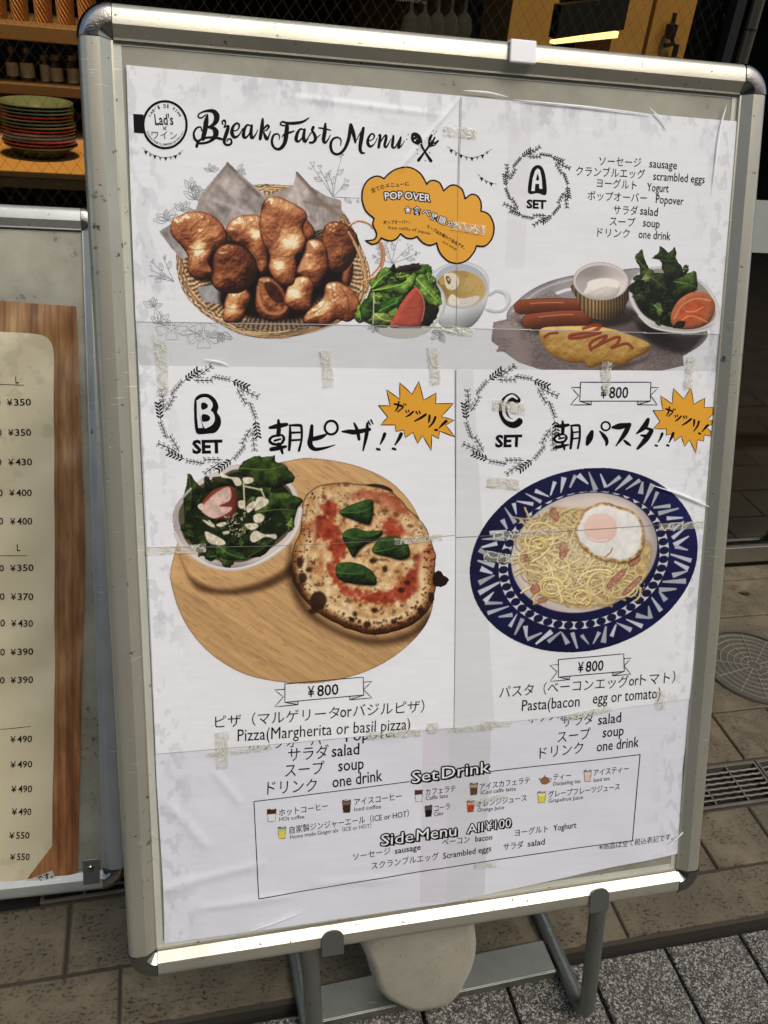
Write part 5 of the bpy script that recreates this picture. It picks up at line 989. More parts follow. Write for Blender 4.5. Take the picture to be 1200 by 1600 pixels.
    p.line(smooth(zz([(615,368),(650,382),(700,378)]), 5, False), 1.0, (250, 232, 222), .8); p.line(smooth(zz([(690,462),(715,440),(725,420)]), 5, False), 1.0, (140, 92, 44), .8)
picture('pasta_plate_picture', (728, 728, 1094, 1024), paint_pasta, False, TOP_)

# --- joints, tape and whitened glints on the clear film's creases
i = ink()
for p in ([(229,855),(440,852),(580,845),(709,836)], [(712,839),(838,832),(1098,815)], [(718,152),(714,330),(711.5,512)], [(711.5,577),(711,840),(708.5,1136)]): i.stroke([q + (.7,) for q in p], sm=4)
i.build('sheet_joint', mat('joint_line', (.20, .20, .17), .5), poster, TOPB + .0001)
def tape_mat():
    m = mat('clear_tape', (.72, .69, .56), .22, spec=.6); nt = m.node_tree; tr = N(m, 'BsdfTransparent'); mx = N(m, 'MixShader'); out = nt.nodes['Material Output']
    tc = N(m, 'TexCoord').outputs['Object']; v = N(m, 'TexVoronoi', feature='DISTANCE_TO_EDGE'); v.inputs['Scale'].default_value = 95; wv = noise(m, 40, 3, .7, vec=tc)
    mp = N(m, 'VectorMath', operation='ADD'); L(m, tc, mp.inputs[0]); sc = N(m, 'VectorMath', operation='SCALE'); L(m, wv, sc.inputs[0]); sc.inputs['Scale'].default_value = .012; L(m, sc.outputs[0], mp.inputs[1]); L(m, mp.outputs[0], v.inputs['Vector'])
    f = ramp(m, v.outputs['Distance'], [(.015, (.85, .85, .85)), (.09, (.26, .26, .26))]); bump(m, v.outputs['Distance'], .0012, .9)
    L(m, f, mx.inputs[0]); L(m, tr.outputs[0], mx.inputs[1]); L(m, bsdf(m).outputs[0], mx.inputs[2]); L(m, mx.outputs[0], out.inputs[0]); return m
M_TAPE = tape_mat()
TAPES = [((691,196),(745,202),(742,217),(692,212)), ((240.5,530),(261,529),(264,617),(246,619)), ((499,546),(516,546),(521,604),(505,605)), ((667,541),(683,541),(687,600),(671,602)), ((677,506),(739,513),(738,526),(678,515)), ((938,565),(954,565),(952,615),(940,615)), ((1073,555),(1086,556),(1078,608),(1066,608)),
    ((768,623),(818,630),(820,648),(769,640)), ((762,743),(811,748),(810,765),(761,760)), ((766,830),(867,824),(867,834),(766,842)), ((754,858),(800,866),(800,880),(753,875)), ((1027,817),(1098,813),(1098,824),(1027,829)), ((615,840),(690,833),(690,843),(616,851)), ((228,855),(322,848),(322,862),(228,866)),
    ((336,1143),(357,1140),(356,1198),(339,1199)), ((322,1174),(425,1161),(425,1169),(322,1181)), ((572,1142),(657,1137),(657,1148),(572,1153)), ((665,1128),(683,1126),(683,1143),(667,1144)), ((700,1136),(770,1130),(770,1138),(700,1143)), ((750,1123),(798,1125),(797,1133),(750,1137)), ((876,1116),(950,1100),(955,1109),(880,1125)), ((1022,1078),(1037,1076),(1036,1106),(1024,1108)), ((742,1345),(777,1343),(777,1352),(742,1354)), ((710,347),(756,353.5),(754,368),(703,359)), ((735,1250),(792,1236),(790,1243),(738,1258))]
rs_ = np.random.RandomState(4)
for tp in TAPES:
    c = np.array([A_.B(*q, PW) for q in tp]); n1, n2 = 14, 6; ab = []
    for j in range(n2 + 1):
        for k in range(n1 + 1):
            a_, b_ = k / n1, j / n2; ab.append((c[0] * (1 - a_) + c[1] * a_) * (1 - b_) + (c[3] * (1 - a_) + c[2] * a_) * b_)
    ab = np.array(ab); 
    for k in (0, n1):
        for j in range(n2 + 1): ab[j * (n1 + 1) + k] += (c[1] - c[0]) / np.linalg.norm(c[1] - c[0]) * rs_.uniform(-.0009, .0009)
    z = PW + TOPB + .0012 + relief(ab[:, 0], ab[:, 1], A_) + rs_.uniform(-.00025, .00025, len(ab))
    mb = MB(); mb.v = [tuple(q) + (zz_,) for q, zz_ in zip(ab.tolist(), z)]; mb.f = [(j * (n1 + 1) + k, j * (n1 + 1) + k + 1, (j + 1) * (n1 + 1) + k + 1, (j + 1) * (n1 + 1) + k) for j in range(n2) for k in range(n1)]
    mb.build('tape_strip', M_TAPE, poster, local=True)
M_FILM_GLINT = mat('film_crease_glint', (.86, .87, .87), .35, spec=.5)  # near-white ridges: glare on the film's creases put into the colour
def crease_glint(pts, w):
    p = smooth(pts, 5, False); ab = np.array([A_.B(*q, PW) for q in p]); t = np.gradient(ab, axis=0); t /= np.linalg.norm(t, axis=1)[:, None]; nn = np.stack([-t[:, 1], t[:, 0]], 1); m = len(ab)
    ws = w * np.sin(np.linspace(.12, math.pi - .12, m)); z0 = PW + TOPB + .0016 + relief(ab[:, 0], ab[:, 1], A_)
    mb = MB(); mb.v = [tuple(ab[k] - nn[k] * ws[k]) + (z0[k],) for k in range(m)] + [tuple(ab[k]) + (z0[k] + ws[k] * .35,) for k in range(m)] + [tuple(ab[k] + nn[k] * ws[k]) + (z0[k],) for k in range(m)]
    mb.f = [(k, k + 1, m + k + 1, m + k) for k in range(m - 1)] + [(m + k, m + k + 1, 2 * m + k + 1, 2 * m + k) for k in range(m - 1)]; mb.build('film_crease_glint', M_FILM_GLINT, poster, local=True)
for pts, w_ in (([(385,1452),(430,1437),(476,1419)], .0014), ([(1015,757),(1060,772),(1112,794)], .0009), ([(1132,165),(1120,215),(1110,305)], .0011), ([(1012,170),(1028,186),(1041,203)], .0009), ([(800,157),(900,167),(1018,181)], .0009), ([(318,561),(345,566),(358,572)], .0007), ([(1040,1318),(1062,1300),(1073,1285)], .0012), ([(722,143),(760,146),(792,153)], .0008)): crease_glint(pts, w_)
# ------------------------------------------------------------------ the larger sign
W2 = SW / 2
sign = empty('standing_sign', A_.M, 'larger scuffed aluminium frame sign leaning back on tube legs, holding the breakfast menu', 'sign')
make_frame(A_, sign, M_ALU, M_CHROME)
mb = MB(); mb.box((-W2 + RAIL - .006, RAIL - .006, -.020), (W2 - RAIL + .006, SH - RAIL + .006, -.0118)); mb.build('backing_panel', M_BACK, sign, local=True)
# pale inner lip round the opening
M_LIP = metal_mat('pale_lip', (.56, .57, .48), (.20, .18, .12), .5, .1, 4.0)
lp = MB(); w_ = .0075; x0, x1, y0, y1 = -W2 - EXT[0] + RAIL - .001, W2 + EXT[1] - RAIL + .001, -EXT[3] + RAIL - .001, SH + EXT[2] - RAIL + .001
lp.box((x0, y0, -.0117), (x0 + w_, y1, -.0112)); lp.box((x1 - w_, y0, -.0117), (x1, y1, -.0112)); lp.box((x0 + w_ + .0002, y0, -.0117), (x1 - w_ - .0002, y0 + w_, -.0112)); lp.box((x0 + w_ + .0002, y1 - .004, -.0117), (x1 - w_ - .0002, y1, -.0112))
lp.build('inner_lip', M_LIP, sign, bevel=.0006, local=True)
bk = MB(); bk.box((-W2 + .006, .006, -.0265), (W2 - .006, SH - .006, -.0215)); bk.build('back_panel', M_STEEL, sign, local=True)
# tube legs: front uprights bending back along the ground
gy = lambda p: np.array(p)
def leg(top, foot, back):
    t, f, b = map(np.array, (top, foot, back)); pts = [t]
    d1 = (f - t) / np.linalg.norm(f - t); d2 = (b - f) / np.linalg.norm(b - f); r = .034
    pts.append(f - d1 * (r + .02)); 
    for k in range(0, 9):
        a = k / 8; pts.append((f - d1 * r) * (1 - a) ** 2 + f * 2 * a * (1 - a) + (f + d2 * r) * a ** 2)
    pts.append(b); return pts
fr_ = A_.P(A_.B(937, 1408, -.012)[0], .012, -.012); fl_ = A_.P(A_.B(482, 1480, -.012)[0], .012, -.012)
footR = gr(915, 1592, .0105); backR = footR + np.array([-.010, .36, .0])
footL = gr(497, 1690, .0105); backL = footL + np.array([-.010, .36, .0])
LEGS = [((fr_, footR, backR)), ((fl_, footL, backL))]
for a_, b_, c_ in LEGS:
    m_ = MB(); m_.tube(leg(a_, b_, c_), .0100, 16); lo = m_.build('leg', M_STEEL, sign, True)
# rear struts from the back of the panel down to the ends of the feet
for a_, b_, c_ in LEGS:
    m_ = MB(); m_.tube([c_ + np.array([0, 0, .012]), A_.P((a_ - A_.o) @ A_.u, .62, -.030)], .010, 12); m_.build('strut', M_STEEL, sign, True)
mR, mL = footR + np.array([-.004, .088, .0]), footL + np.array([-.004, .088, .0])
cb = MB(); u_ = (mR - mL) / np.linalg.norm(mR - mL); v_ = np.array([-u_[1], u_[0], 0]); z_ = np.array([0, 0, 1.])
MBX = Matrix([[u_[0], v_[0], 0, mL[0]], [u_[1], v_[1], 0, mL[1]], [0, 0, 1, .0]]).to_4x4(); MBX[3][3] = 1
cb.box((.013, -.022, .0140), (np.linalg.norm(mR - mL) - .013, .022, .0165), MBX); cb.box((.013, -.0238, .002), (np.linalg.norm(mR - mL) - .013, -.0222, .0163), MBX)
cb.build('cross_plate', M_STEEL, sign, bevel=.0006)
for xx in (A_.B(937, 1398, .002)[0], A_.B(520, 1474, .002)[0]):                    # bent tabs that hook the board onto the legs
    h = MB(); n = 8; o_ = []
    for k in range(n + 1): a_ = math.pi * k / n; o_.append((xx + .012 * math.cos(a_), .010 + .010 * math.sin(a_)))
    o_ += [(xx - .012, -.010), (xx + .012, -.010)]; m = len(o_)
    h.v = [(x, y, .0012) for x, y in o_] + [(x, y, .0032) for x, y in o_]; h.f = [tuple(range(m))[::-1], tuple(range(m, 2 * m))] + [(k, (k + 1) % m, m + (k + 1) % m, m + k) for k in range(m)]
    h.build('hook_tab', M_STEEL, sign, local=True)
# white clip on the top rail
clipm = mat('white_plastic', (.92, .92, .91), .35)
p0, p1 = A_.B(797, 74, .004), A_.B(838, 76, .004); cx, cy = (p0 + p1) / 2; 
c_ = MB(); c_.box((cx - .0130, SH - .017, .0012), (cx + .0130, SH + .003, .0052)); c_.box((cx - .0130, SH + .0005, -.020), (cx + .0130, SH + .003, .0010))
Mc = A_.M.copy(); Mc.translation = Vector(A_.P(cx, SH, 0)); 
clip = c_.build('binder_clip', clipm, None, bevel=.002); 
for v in clip.data.vertices: v.co = v.co - Vector((cx, SH, 0))
clip.matrix_world = Mc; tag(clip, 'small blank white plastic clip pushed onto the top rail of the larger sign', 'clip')

# ------------------------------------------------------------------ water weight under the sign
wm = mat('milky_plastic', (.58, .55, .45), .45, spec=.4); bsdf(wm).inputs['Subsurface Weight'].default_value = .15; bsdf(wm).inputs['Subsurface Radius'].default_value = (.02, .016, .01)
tcw = N(wm, 'TexCoord').outputs['Object']; f1 = noise(wm, 30, 5, .7, vec=tcw); f2 = noise(wm, 110, 3, .7, vec=tcw, stretch=(3.2, 1, .5))
cw = mixc(wm, ramp(wm, f1, [(.4, (0, 0, 0)), (.75, (1, 1, 1))]), (.52, .49, .385), (.42, .39, .30)); cw = mixc(wm, ramp(wm, f2, [(.655, (0, 0, 0)), (.69, (1, 1, 1))]), cw, (.12, .10, .07)); L(wm, cw, bsdf(wm).inputs['Base Color'])
def tank():
    Y0 = .560; outl = [(552,1412),(553,1440),(556,1462),(572,1496),(580,1524),(588,1542),(602,1556),(634,1572),(652,1576),(690,1568),(706,1560),(718,1546),(738,1506),(743,1488),(745,1468),(742,1440),(740,1412)]
    pts = np.array([at(x, y, Y0) for x, y in outl]); zb = pts[:, 2].min(); cx = pts[:, 0].mean(); P2 = np.array([(p[0] - cx, p[2]) for p in pts])
    top = P2[:, 1].max(); w0, w1 = P2[:, 0].min(), P2[:, 0].max(); ring = np.vstack([P2, [(w1 * .97, top + .004), (w1 * .9, top + .008), (0, top + .009), (w0 * .9, top + .008), (w0 * .97, top + .004)]])
    sec = [(.0, .80), (.001, .86), (.004, .92), (.008, .96), (.014, .985), (.022, 1.0), (.034, 1.0), (.042, .985), (.048, .96), (.052, .92), (.055, .86), (.056, .80)]; c0 = ring.mean(0); m = len(ring); mb = MB()
    for dy, s in sec:
        for q in ring: r = c0 + (q - c0) * s; mb.v.append((r[0] + cx, Y0 - .014 + dy, r[1]))
    for k in range(len(sec) - 1):
        for j in range(m): mb.f.append((k * m + j, k * m + (j + 1) % m, (k + 1) * m + (j + 1) % m, (k + 1) * m + j))
    mb.f.append(tuple(range(m))[::-1]); mb.f.append(tuple((len(sec) - 1) * m + j for j in range(m)))
    o = mb.build('water_weight', wm, None, True); at_origin(o); tag(o, 'scratched milky plastic water weight standing under the larger sign', 'weight'); return o
tank()

# ------------------------------------------------------------------ the smaller sign at the left
sign2 = empty('standing_sign', B_.M, 'whiter frame sign at the left edge, partly hidden, holding the wood-look price list', 'sign')
make_frame(B_, sign2, M_ALU2, M_CHROME)
mb = MB(); mb.box((-W2 + RAIL - .006, RAIL - .006, -.020), (W2 - RAIL + .006, SH - RAIL + .006, -.0118)); mb.build('backing_panel', M_BACK2, sign2, local=True)
bk = MB(); bk.box((-W2 + .006, .006, -.0265), (W2 - .006, SH - .006, -.0215)); bk.build('back_panel', M_STEEL, sign2, local=True)
br = MB(); b0 = B_.B(141, 1345, .001); br.box((b0[0] - .010, RAIL - .022, .0008), (b0[0] + .012, RAIL + .014, .0030)); br.build('corner_bracket', M_STEEL, sign2, bevel=.001, local=True)
sc_ = MB(); n = 14; sc_.v = [(b0[0] + r * math.cos(6.2832 * k / n), RAIL + .001 + r * math.sin(6.2832 * k / n), z) for r, z in ((.0046, .0031), (.0044, .0048), (.0025, .0060), (.0006, .0063)) for k in range(n)]
sc_.f = [(i * n + k, i * n + (k + 1) % n, (i + 1) * n + (k + 1) % n, (i + 1) * n + k) for i in range(3) for k in range(n)]; sc_.build('screw', M_CHROME, sign2, True, local=True)
for sx in (-.24, .24):
    m_ = MB(); t_ = B_.P(sx, .60, -.028); f_ = np.array([t_[0], t_[1] + .04, .008]); m_.tube([t_, f_], .009, 10); m_.build('rear_leg', M_STEEL, sign2, True)
    m_ = MB(); t_ = B_.P(sx, .01, -.02); m_.tube([t_, np.array([t_[0], t_[1] + .004, .004])], .009, 10); m_.build('foot', M_DARK, sign2, True)
plist = empty('price_list_poster', B_.M, 'price list with cream rounded panel on a brown wood-grain border, in the left sign', 'poster')
PW2 = -.0105
def relief2(a, b): return .0012 * (fbm(a + 2, b + 2, .12, 2, 2) - .5)
def paint_wood(p):
    q, d = p.sdf([(-420,425),(0,470),(120,480),(133,850),(124,1250),(122,1362),(0,1390),(-420,1470)]); X, Y = p.X[q], p.Y[q]; a, b = p.A[q], p.Bm[q]
    pl_ = np.floor((X + 600) / 21.3); n = fbm(a, b * .12, .004, 1, 4); n2 = fbm(a + pl_ * .3, b * .2, .02, 3, 3); n3 = fbm(a, b, .05, 2, 3)
    v = .45 + .5 * (n - .5) + .7 * (n2 - .5) + .35 * (n3 - .5) + .2 * (np.sin(pl_ * 12.9) * .5)
    c = rampc(v, [(0, (104, 74, 48)), (.3, (138, 100, 64)), (.55, (164, 126, 84)), (.8, (186, 152, 106)), (1.1, (206, 178, 134))]); c = c * (1 - .16 * np.exp(-((((X + 600) / 21.3) % 1 - .5) / .08) ** 2))[..., None]
    c = c * (1 + np.array((.0, -.10, -.15)) * sstep(950, 1250, Y)[..., None]); p.put(q, np.ones_like(d), c); p.al[:] = 0; return q, d
p = Paint(B_, PW2, (-110, 455, 140, 1410), .0008); sn = paint_wood(p); p.build('wood_border', attr_mat('wood_print', .4, .2, .0015, 30), plist, .0, snap=sn)
p = Paint(B_, PW2, (-110, 505, 95, 1410), .0008)
q, d = p.sdf([(-420,480)] + smooth([(-100,512),(0,519),(50,522),(70,526),(81,537),(84.5,555)], 4, False).tolist() + [(86,850),(86,1100),(83,1240),(82,1320),(40,1375),(0,1390),(-420,1450)]); a, b = p.A[q], p.Bm[q]
n = fbm(a, b, .16, 3, 4); st = sstep(.60, .66, fbm(a, b, .02, 1, 4)) * sstep(.5, .62, fbm(a, b, .12, 4, 2)); p.put(q, np.ones_like(d), np.array((206, 196, 162.)) * (1 + .08 * (n - .5) - .05 * st)[..., None])
M_CREAM = attr_mat('cream_print', .42, .6, .0045, 9); p.al[:] = 0; p.build('price_panel', M_CREAM, plist, .0006, snap=(q, d))
M_BRINK = mat('brown_ink', (.014, .010, .008), .6, spec=.2)
for t, x0, x1, y in (('350',23,50,634),('350',25,50,681),('430',25,51,727),('400',26,51,775),('400',28,52,819),('350',28,53,892),('370',28,53,937),('430',29,53,978),('390',29,53,1022),('390',28,52,1067),('490',28,51,1158),('490',28,51,1198),('490',29,51,1236),('490',30,50,1271),('550',26,47,1308),('550',27,47,1342)):
    i = Ink(B_, PW2); i.text('¥', (x0 - 11, y), (x0 - 2.5, y), 14, off=.012); i.text(t, (x0, y), (x1, y - .3), 15, off=.016); i.build('price', M_BRINK, plist, .0011)
for y, x in ((634,2),(681,4),(727,4),(775,5),(819,6.5),(892,7.5),(937,7.5),(978,8.5),(1022,9.5),(1067,8)): i = Ink(B_, PW2); i.text('0', (x - 7.5, y), (x, y), 15, off=.016); i.build('price', M_BRINK, plist, .0011)
for x, y in ((25,599),(28,860)): i = Ink(B_, PW2); i.text('L', (x, y), (x + 5, y), 15, off=.014); i.build('size_heading', M_BRINK, plist, .0011)
for pp in ([(-30,600),(38,602)], [(-30,867),(43,867.5)], [(-30,1141),(20,1136),(49,1133)]): i = Ink(B_, PW2); i.stroke([q_ + (.8,) for q_ in pp], sm=2); i.build('rule_line', M_BRINK, plist, .0011)
i = Ink(B_, PW2); i.poly([(28,1378),(83,1357),(87,1369),(32,1390)]); sl_ = i.build('paper_slip', mat('slip', (.55, .53, .46), .6), plist, .0016)
i = Ink(B_, PW2); i.text('です。', (61,1375), (84,1367), 12, off=.02); i.build('slip_lettering', M_INK, sl_, .0020)
# ------------------------------------------------------------------ ground
def stone(name, c1, c2, pit, scale, rough=.7):
    m = mat(name, c1, rough, spec=.35); tc = N(m, 'TexCoord').outputs['Object']; n1 = noise(m, scale, 6, .65, vec=tc); n2 = noise(m, scale * 6.5, 5, .7, vec=tc, stretch=(1, 1.7, 1)); n3 = noise(m, scale * .22, 3, .5, vec=tc)
    c = mixc(m, ramp(m, n1, [(.35, (0, 0, 0)), (.7, (1, 1, 1))]), c1, c2); c = mixc(m, ramp(m, n3, [(.4, (0, 0, 0)), (.65, (1, 1, 1))]), c, tuple(.55 * x for x in c1)); pm = ramp(m, n2, [(.54, (0, 0, 0)), (.62, (1, 1, 1))]); pm = math_(m, 'MULTIPLY', pm, ramp(m, n1, [(.38, (.12, .12, .12)), (.58, (1, 1, 1))])); c = mixc(m, pm, c, pit)
    L(m, c, bsdf(m).inputs['Base Color']); bump(m, math_(m, 'SUBTRACT', n1, math_(m, 'MULTIPLY', pm, .8)), .0016, .6); return m
M_TRAV = stone('travertine', (.18, .15, .094), (.095, .076, .046), (.030, .022, .014), 22)
M_JOINT = mat('joint_mortar', (.045, .036, .025), .9)
M_SLOT = mat('dark_soil', (.012, .010, .008), .95)
def granite():
    m = mat('granite', (.3, .3, .28), .75, spec=.35); tc = N(m, 'TexCoord').outputs['Object']; vo = N(m, 'TexVoronoi'); vo.inputs['Scale'].default_value = 470; L(m, tc, vo.inputs['Vector']); sx = N(m, 'SeparateColor'); L(m, vo.outputs['Color'], sx.inputs[0]); n1 = math_(m, 'ADD', math_(m, 'MULTIPLY', sx.outputs[0], .72), math_(m, 'MULTIPLY', noise(m, 90, 3, .6, vec=tc), .28)); n2 = noise(m, 620, 2, .5, vec=tc); n3 = noise(m, 9, 4, .6, vec=tc)
    c = ramp(m, n1, [(.30, (.014, .012, .010)), (.47, (.07, .064, .052)), (.66, (.19, .18, .15)), (.80, (.42, .40, .34))]); c = mixc(m, ramp(m, n2, [(.55, (0, 0, 0)), (.66, (1, 1, 1))]), c, (.03, .028, .024)); c = mixc(m, math_(m, 'MULTIPLY', n3, .35), c, (.14, .125, .10)); L(m, c, bsdf(m).inputs['Base Color']); bump(m, n1, .0012, .6); return m
M_GRAN = granite()
def ground_sheet():
    mb = MB(); mb.box((-40, -40, -.4), (40, 40, -.022)); o = mb.build('ground', M_SLOT); tag(o, kind='structure')
ground_sheet()
def pavers(name, rows, m, top, x0=-3.0, x1=4.0, seed=1, jit=.0006):
    r = random.Random(seed); mb = MB()
    for ya, yb, w_, off, gap in rows:
        n0 = int((x0 - off) / w_)
        for k in range(n0, int((x1 - off) / w_) + 1):
            a, b = off + k * w_, off + (k + 1) * w_; g = gap / 2; t = top + r.uniform(-jit, jit)
            c = [(a + g, ya + g), (b - g, ya + g), (b - g, yb - g), (a + g, yb - g)]; e = .0022; n = len(mb.v)
            mb.v += [(x, y, -.03) for x, y in c] + [(x, y, t - e) for x, y in c] + [(min(max(x, a + g + e), b - g - e), min(max(y, ya + g + e), yb - g - e), t + r.uniform(-.0003, .0003)) for x, y in c]
            for q in ((0, 1, 5, 4), (1, 2, 6, 5), (2, 3, 7, 6), (3, 0, 4, 7), (4, 5, 9, 8), (5, 6, 10, 9), (6, 7, 11, 10), (7, 4, 8, 11), (8, 9, 10, 11)): mb.f.append(tuple(n + i for i in q))
    o = mb.build(name, m); tag(o, kind='structure'); return o
ROWS = [(.604, .686, .355, -.088, .004), (.686, .793, .1222, .82, .005), (.887, 1.003, .1222, 1.0, .004), (1.003, 1.14, .26, 1.0, .004), (1.14, 1.272, .26, 1.05, .004), (1.272, 1.401, .30, 1.12, .004), (1.401, 1.455, .30, 1.22, .004)]
pavers('pavement', ROWS, M_TRAV, 0.0)
mo = MB(); mo.box((-3, .600, -.03), (4, .795, -.0045)); mo.box((-3, .885, -.03), (4, 1.46, -.0045)); tag(mo.build('paving_bed', M_JOINT), kind='structure')
pavers('road_paving', [(y, y + .125 if y > .4 else y + .125, .1245, .671 + .03 * (k % 2 if k else 0), .0055) for k, y in enumerate([.462 - .128 * j for j in range(26)])], M_GRAN, -.004, -3, 4, 2, .0010)
# drain channel with a slotted cover
M_IRON = metal_mat('cast_iron', (.16, .145, .115), (.06, .04, .025), .55, .5, 6.0)
def drain(x0, x1, label):
    t = empty('drain_cover', Matrix.Translation((x0, .84, 0)), label, 'drain cover', 'slotted drain covers set end to end in the paving'); f = MB(); y0, y1 = .7965, .8835; g = .0012
    f.box((x0 + g, y0, -.018), (x1 - g, y0 + .006, -.001)); f.box((x0 + g, y1 - .006, -.018), (x1 - g, y1, -.001)); f.box((x0 + g, y0 + .0062, -.018), (x0 + .006, y1 - .0062, -.0012)); f.box((x1 - .006, y0 + .0062, -.018), (x1 - g, y1 - .0062, -.0012)); f.build('rim', M_IRON, t, bevel=.0008)
    b = MB(); n = 7
    for k in range(1, n):
        y = y0 + .006 + (y1 - y0 - .012) * k / n; pts = []
        m = int((x1 - x0) / .012); xs = np.linspace(x0 + .0061, x1 - .0061, m * 2 + 1)
        for i_, x in enumerate(xs): pts.append((x, y + .0006 * math.sin(x * 330), -.0034))
        b.tube(pts, .0022, 6)
    b.build('slot_bars', M_IRON, t)
    c = MB()
    for k in range(1, 5): x = x0 + (x1 - x0) * k / 5; c.box((x - .0016, y0 + .0062, -.012), (x + .0016, y1 - .0062, -.0016))
    c.build('cross_bars', M_IRON, t)
LB = {0: 'slotted iron drain cover in the paving at the far right of the signs', }
xs_ = [-.72, -.42, -.125, .175, .475, .775, 1.04, 1.335]
xs_ = [-.52, -.20, .10, .40, .70, 1.018, 1.335]
drain(-.20, .10, 'slotted iron drain cover running under the lower corner of the left sign'); drain(.70, 1.018, 'slotted iron drain cover in the paving beside the larger sign, nearer the sign'); drain(1.018, 1.335, 'slotted iron drain cover at the right edge, beyond the one beside the larger sign')
# manhole cover
M_MAN = metal_mat('manhole_iron', (.10, .09, .066), (.05, .04, .03), .6, .3, 7.0)
mc = gr(1170, 1042, 0); mc = np.array([mc[0] + .012, mc[1], 0]); MR = .112
man = empty('manhole_cover', Matrix.Translation(tuple(mc)), 'round iron manhole cover with a web of raised ribs beside the larger sign', 'manhole cover')
mb = MB(); mb.lathe([(0, .0012), (MR - .008, .0012)], mc, 64); mb.build('plate', M_MAN, man, True)
mb = MB(); mb.lathe([(MR - .0075, .001), (MR - .0075, .0050), (MR + .0005, .0052), (MR + .002, .001)], mc, 64); mb.build('rim', M_MAN, man)
rb = MB()
for k in range(1, 8): R = (MR - .010) * k / 7.4; rb.lathe([(R - .0012, .0012), (R - .0008, .0030), (R + .0008, .0030), (R + .0012, .0012)], mc, 56)
for k in range(12):
    a = k * math.pi / 6 + .2; c, s = math.cos(a), math.sin(a); r0, r1, h = .010, MR - .010, .0010; n = len(rb.v)
    rb.v += [(mc[0] + r * c - o_ * s, mc[1] + r * s + o_ * c, z) for r in (r0, r1) for o_, z in ((-h, .0012), (-h * .7, .0033), (h * .7, .0033), (h, .0012))]; rb.f += [tuple(n + i_ for i_ in q) for q in ((0, 1, 5, 4), (1, 2, 6, 5), (2, 3, 7, 6))]
rb.build('ribs', metal_mat('worn_ribs', (.30, .27, .21), (.1, .08, .05), .5, .4, 9.0), man)
# fallen leaf
lc = gr(1153, 926, 0); lv = MB(); n = 7
lv.v = [(0, 0, .001), (.012, .005, .004), (.022, .002, .006), (.030, 0, .003), (.022, -.005, .004), (.011, -.006, .005), (.014, 0, .0015)]; lv.f = [(0, 6, 1), (1, 6, 2), (2, 6, 3), (3, 6, 4), (4, 6, 5), (5, 6, 0)]
lo = lv.build('fallen_leaf', mat('dry_leaf', (.05, .025, .012), .8)); lo.location = tuple(lc); lo.rotation_euler = (0, 0, -.5); tag(lo, 'small brown dry leaf lying on the paving near the shop door', 'leaf')

# ------------------------------------------------------------------ shop front
YW = 1.46
M_BLK = mat('black_frame', (.012, .011, .010), .45); M_BRUSH = metal_mat('brushed_rail', (.42, .40, .34), (.2, .18, .14), .35, .9, 8.0)
def glass():
    m = bpy.data.materials.new('shop_glass'); m.use_nodes = True; nt = m.node_tree; nt.nodes.remove(nt.nodes['Principled BSDF']); out = nt.nodes['Material Output']
    tr = nt.nodes.new('ShaderNodeBsdfTransparent'); tr.inputs[0].default_value = (.93, .95, .93, 1); gl = nt.nodes.new('ShaderNodeBsdfGlossy'); gl.inputs['Roughness'].default_value = .02; fz = nt.nodes.new('ShaderNodeFresnel'); fz.inputs[0].default_value = 1.3
    mx = nt.nodes.new('ShaderNodeMixShader'); nt.links.new(fz.outputs[0], mx.inputs[0]); nt.links.new(tr.outputs[0], mx.inputs[1]); nt.links.new(gl.outputs[0], mx.inputs[2]); nt.links.new(mx.outputs[0], out.inputs[0]); return m
M_GLASS = glass()
r0, r1, r2 = at(1165, 851, YW)[2], at(1165, 874, YW)[2], at(1165, 881, YW)[2]
XD = at(1080, 300, YW)[0]                      # where the door begins, behind the sign
win = empty('shop_window', Matrix.Translation((0, YW, 0)), 'wired glass shop window behind the two signs', 'window')
mb = MB(); mb.box((-2.2, YW - .02, 0), (XD - .02, YW + .06, .70)); mb.build('lower_wall', mat('dark_wall', (.035, .03, .025), .6), win)
mb = MB(); mb.box((-2.2, YW - .025, .701), (XD - .02, YW + .065, .73)); mb.build('sill', M_BLK, win)
mb = MB(); mb.box((-2.2, YW + .010, .7305), (XD - .02, YW + .0145, 2.3)); mb.build('glass_pane', M_GLASS, win)
wv = MB(); sp = .0205; wr = .00026; yy = YW + .0085
for sgn in (1, -1):
    c = -4.0
    while c < 4.5:
        # wires x = c + sgn * (z - .73) * .75 clipped to the pane
        za, zb = .78, 1.9; xa, xb = c + sgn * (za - .73) * .75, c + sgn * (zb - .73) * .75
        lo_, hi_ = -1.1, XD - .03
        def clipx(x, z0, z1, xa=xa, xb=xb): return z0 + (x - xa) / (xb - xa) * (z1 - z0)
        z0, z1 = za, zb
        if sgn > 0:
            if xb > lo_ and xa < hi_:
                if xa < lo_: z0 = clipx(lo_, za, zb)
                if xb > hi_: z1 = clipx(hi_, za, zb)
            else: c += sp * (1.0 if True else 1); continue
        else:
            if xa > lo_ and xb < hi_:
                if xa > hi_: z0 = clipx(hi_, za, zb)
                if xb < lo_: z1 = clipx(lo_, za, zb)
            else: c += sp; continue
        X0, X1 = c + sgn * (z0 - .73) * .75, c + sgn * (z1 - .73) * .75
        y_ = yy + (.0003 if sgn > 0 else 0); wv.add([(X0 - wr, y_, z0), (X0 + wr, y_, z0), (X1 + wr, y_, z1), (X1 - wr, y_, z1)], [(0, 1, 2, 3)]); c += sp
wv.build('wire_lattice', mat('wire', (.07, .05, .022), .6, .3), win)
door = empty('shop_door', Matrix.Translation((XD + .4, YW, 0)), 'dark glass shop door with a brushed metal bottom rail, right of the larger sign', 'door')
mb = MB(); mb.box((XD, YW, r0), (3.2, YW + .008, 2.4)); mb.build('glass_pane', M_GLASS, door)
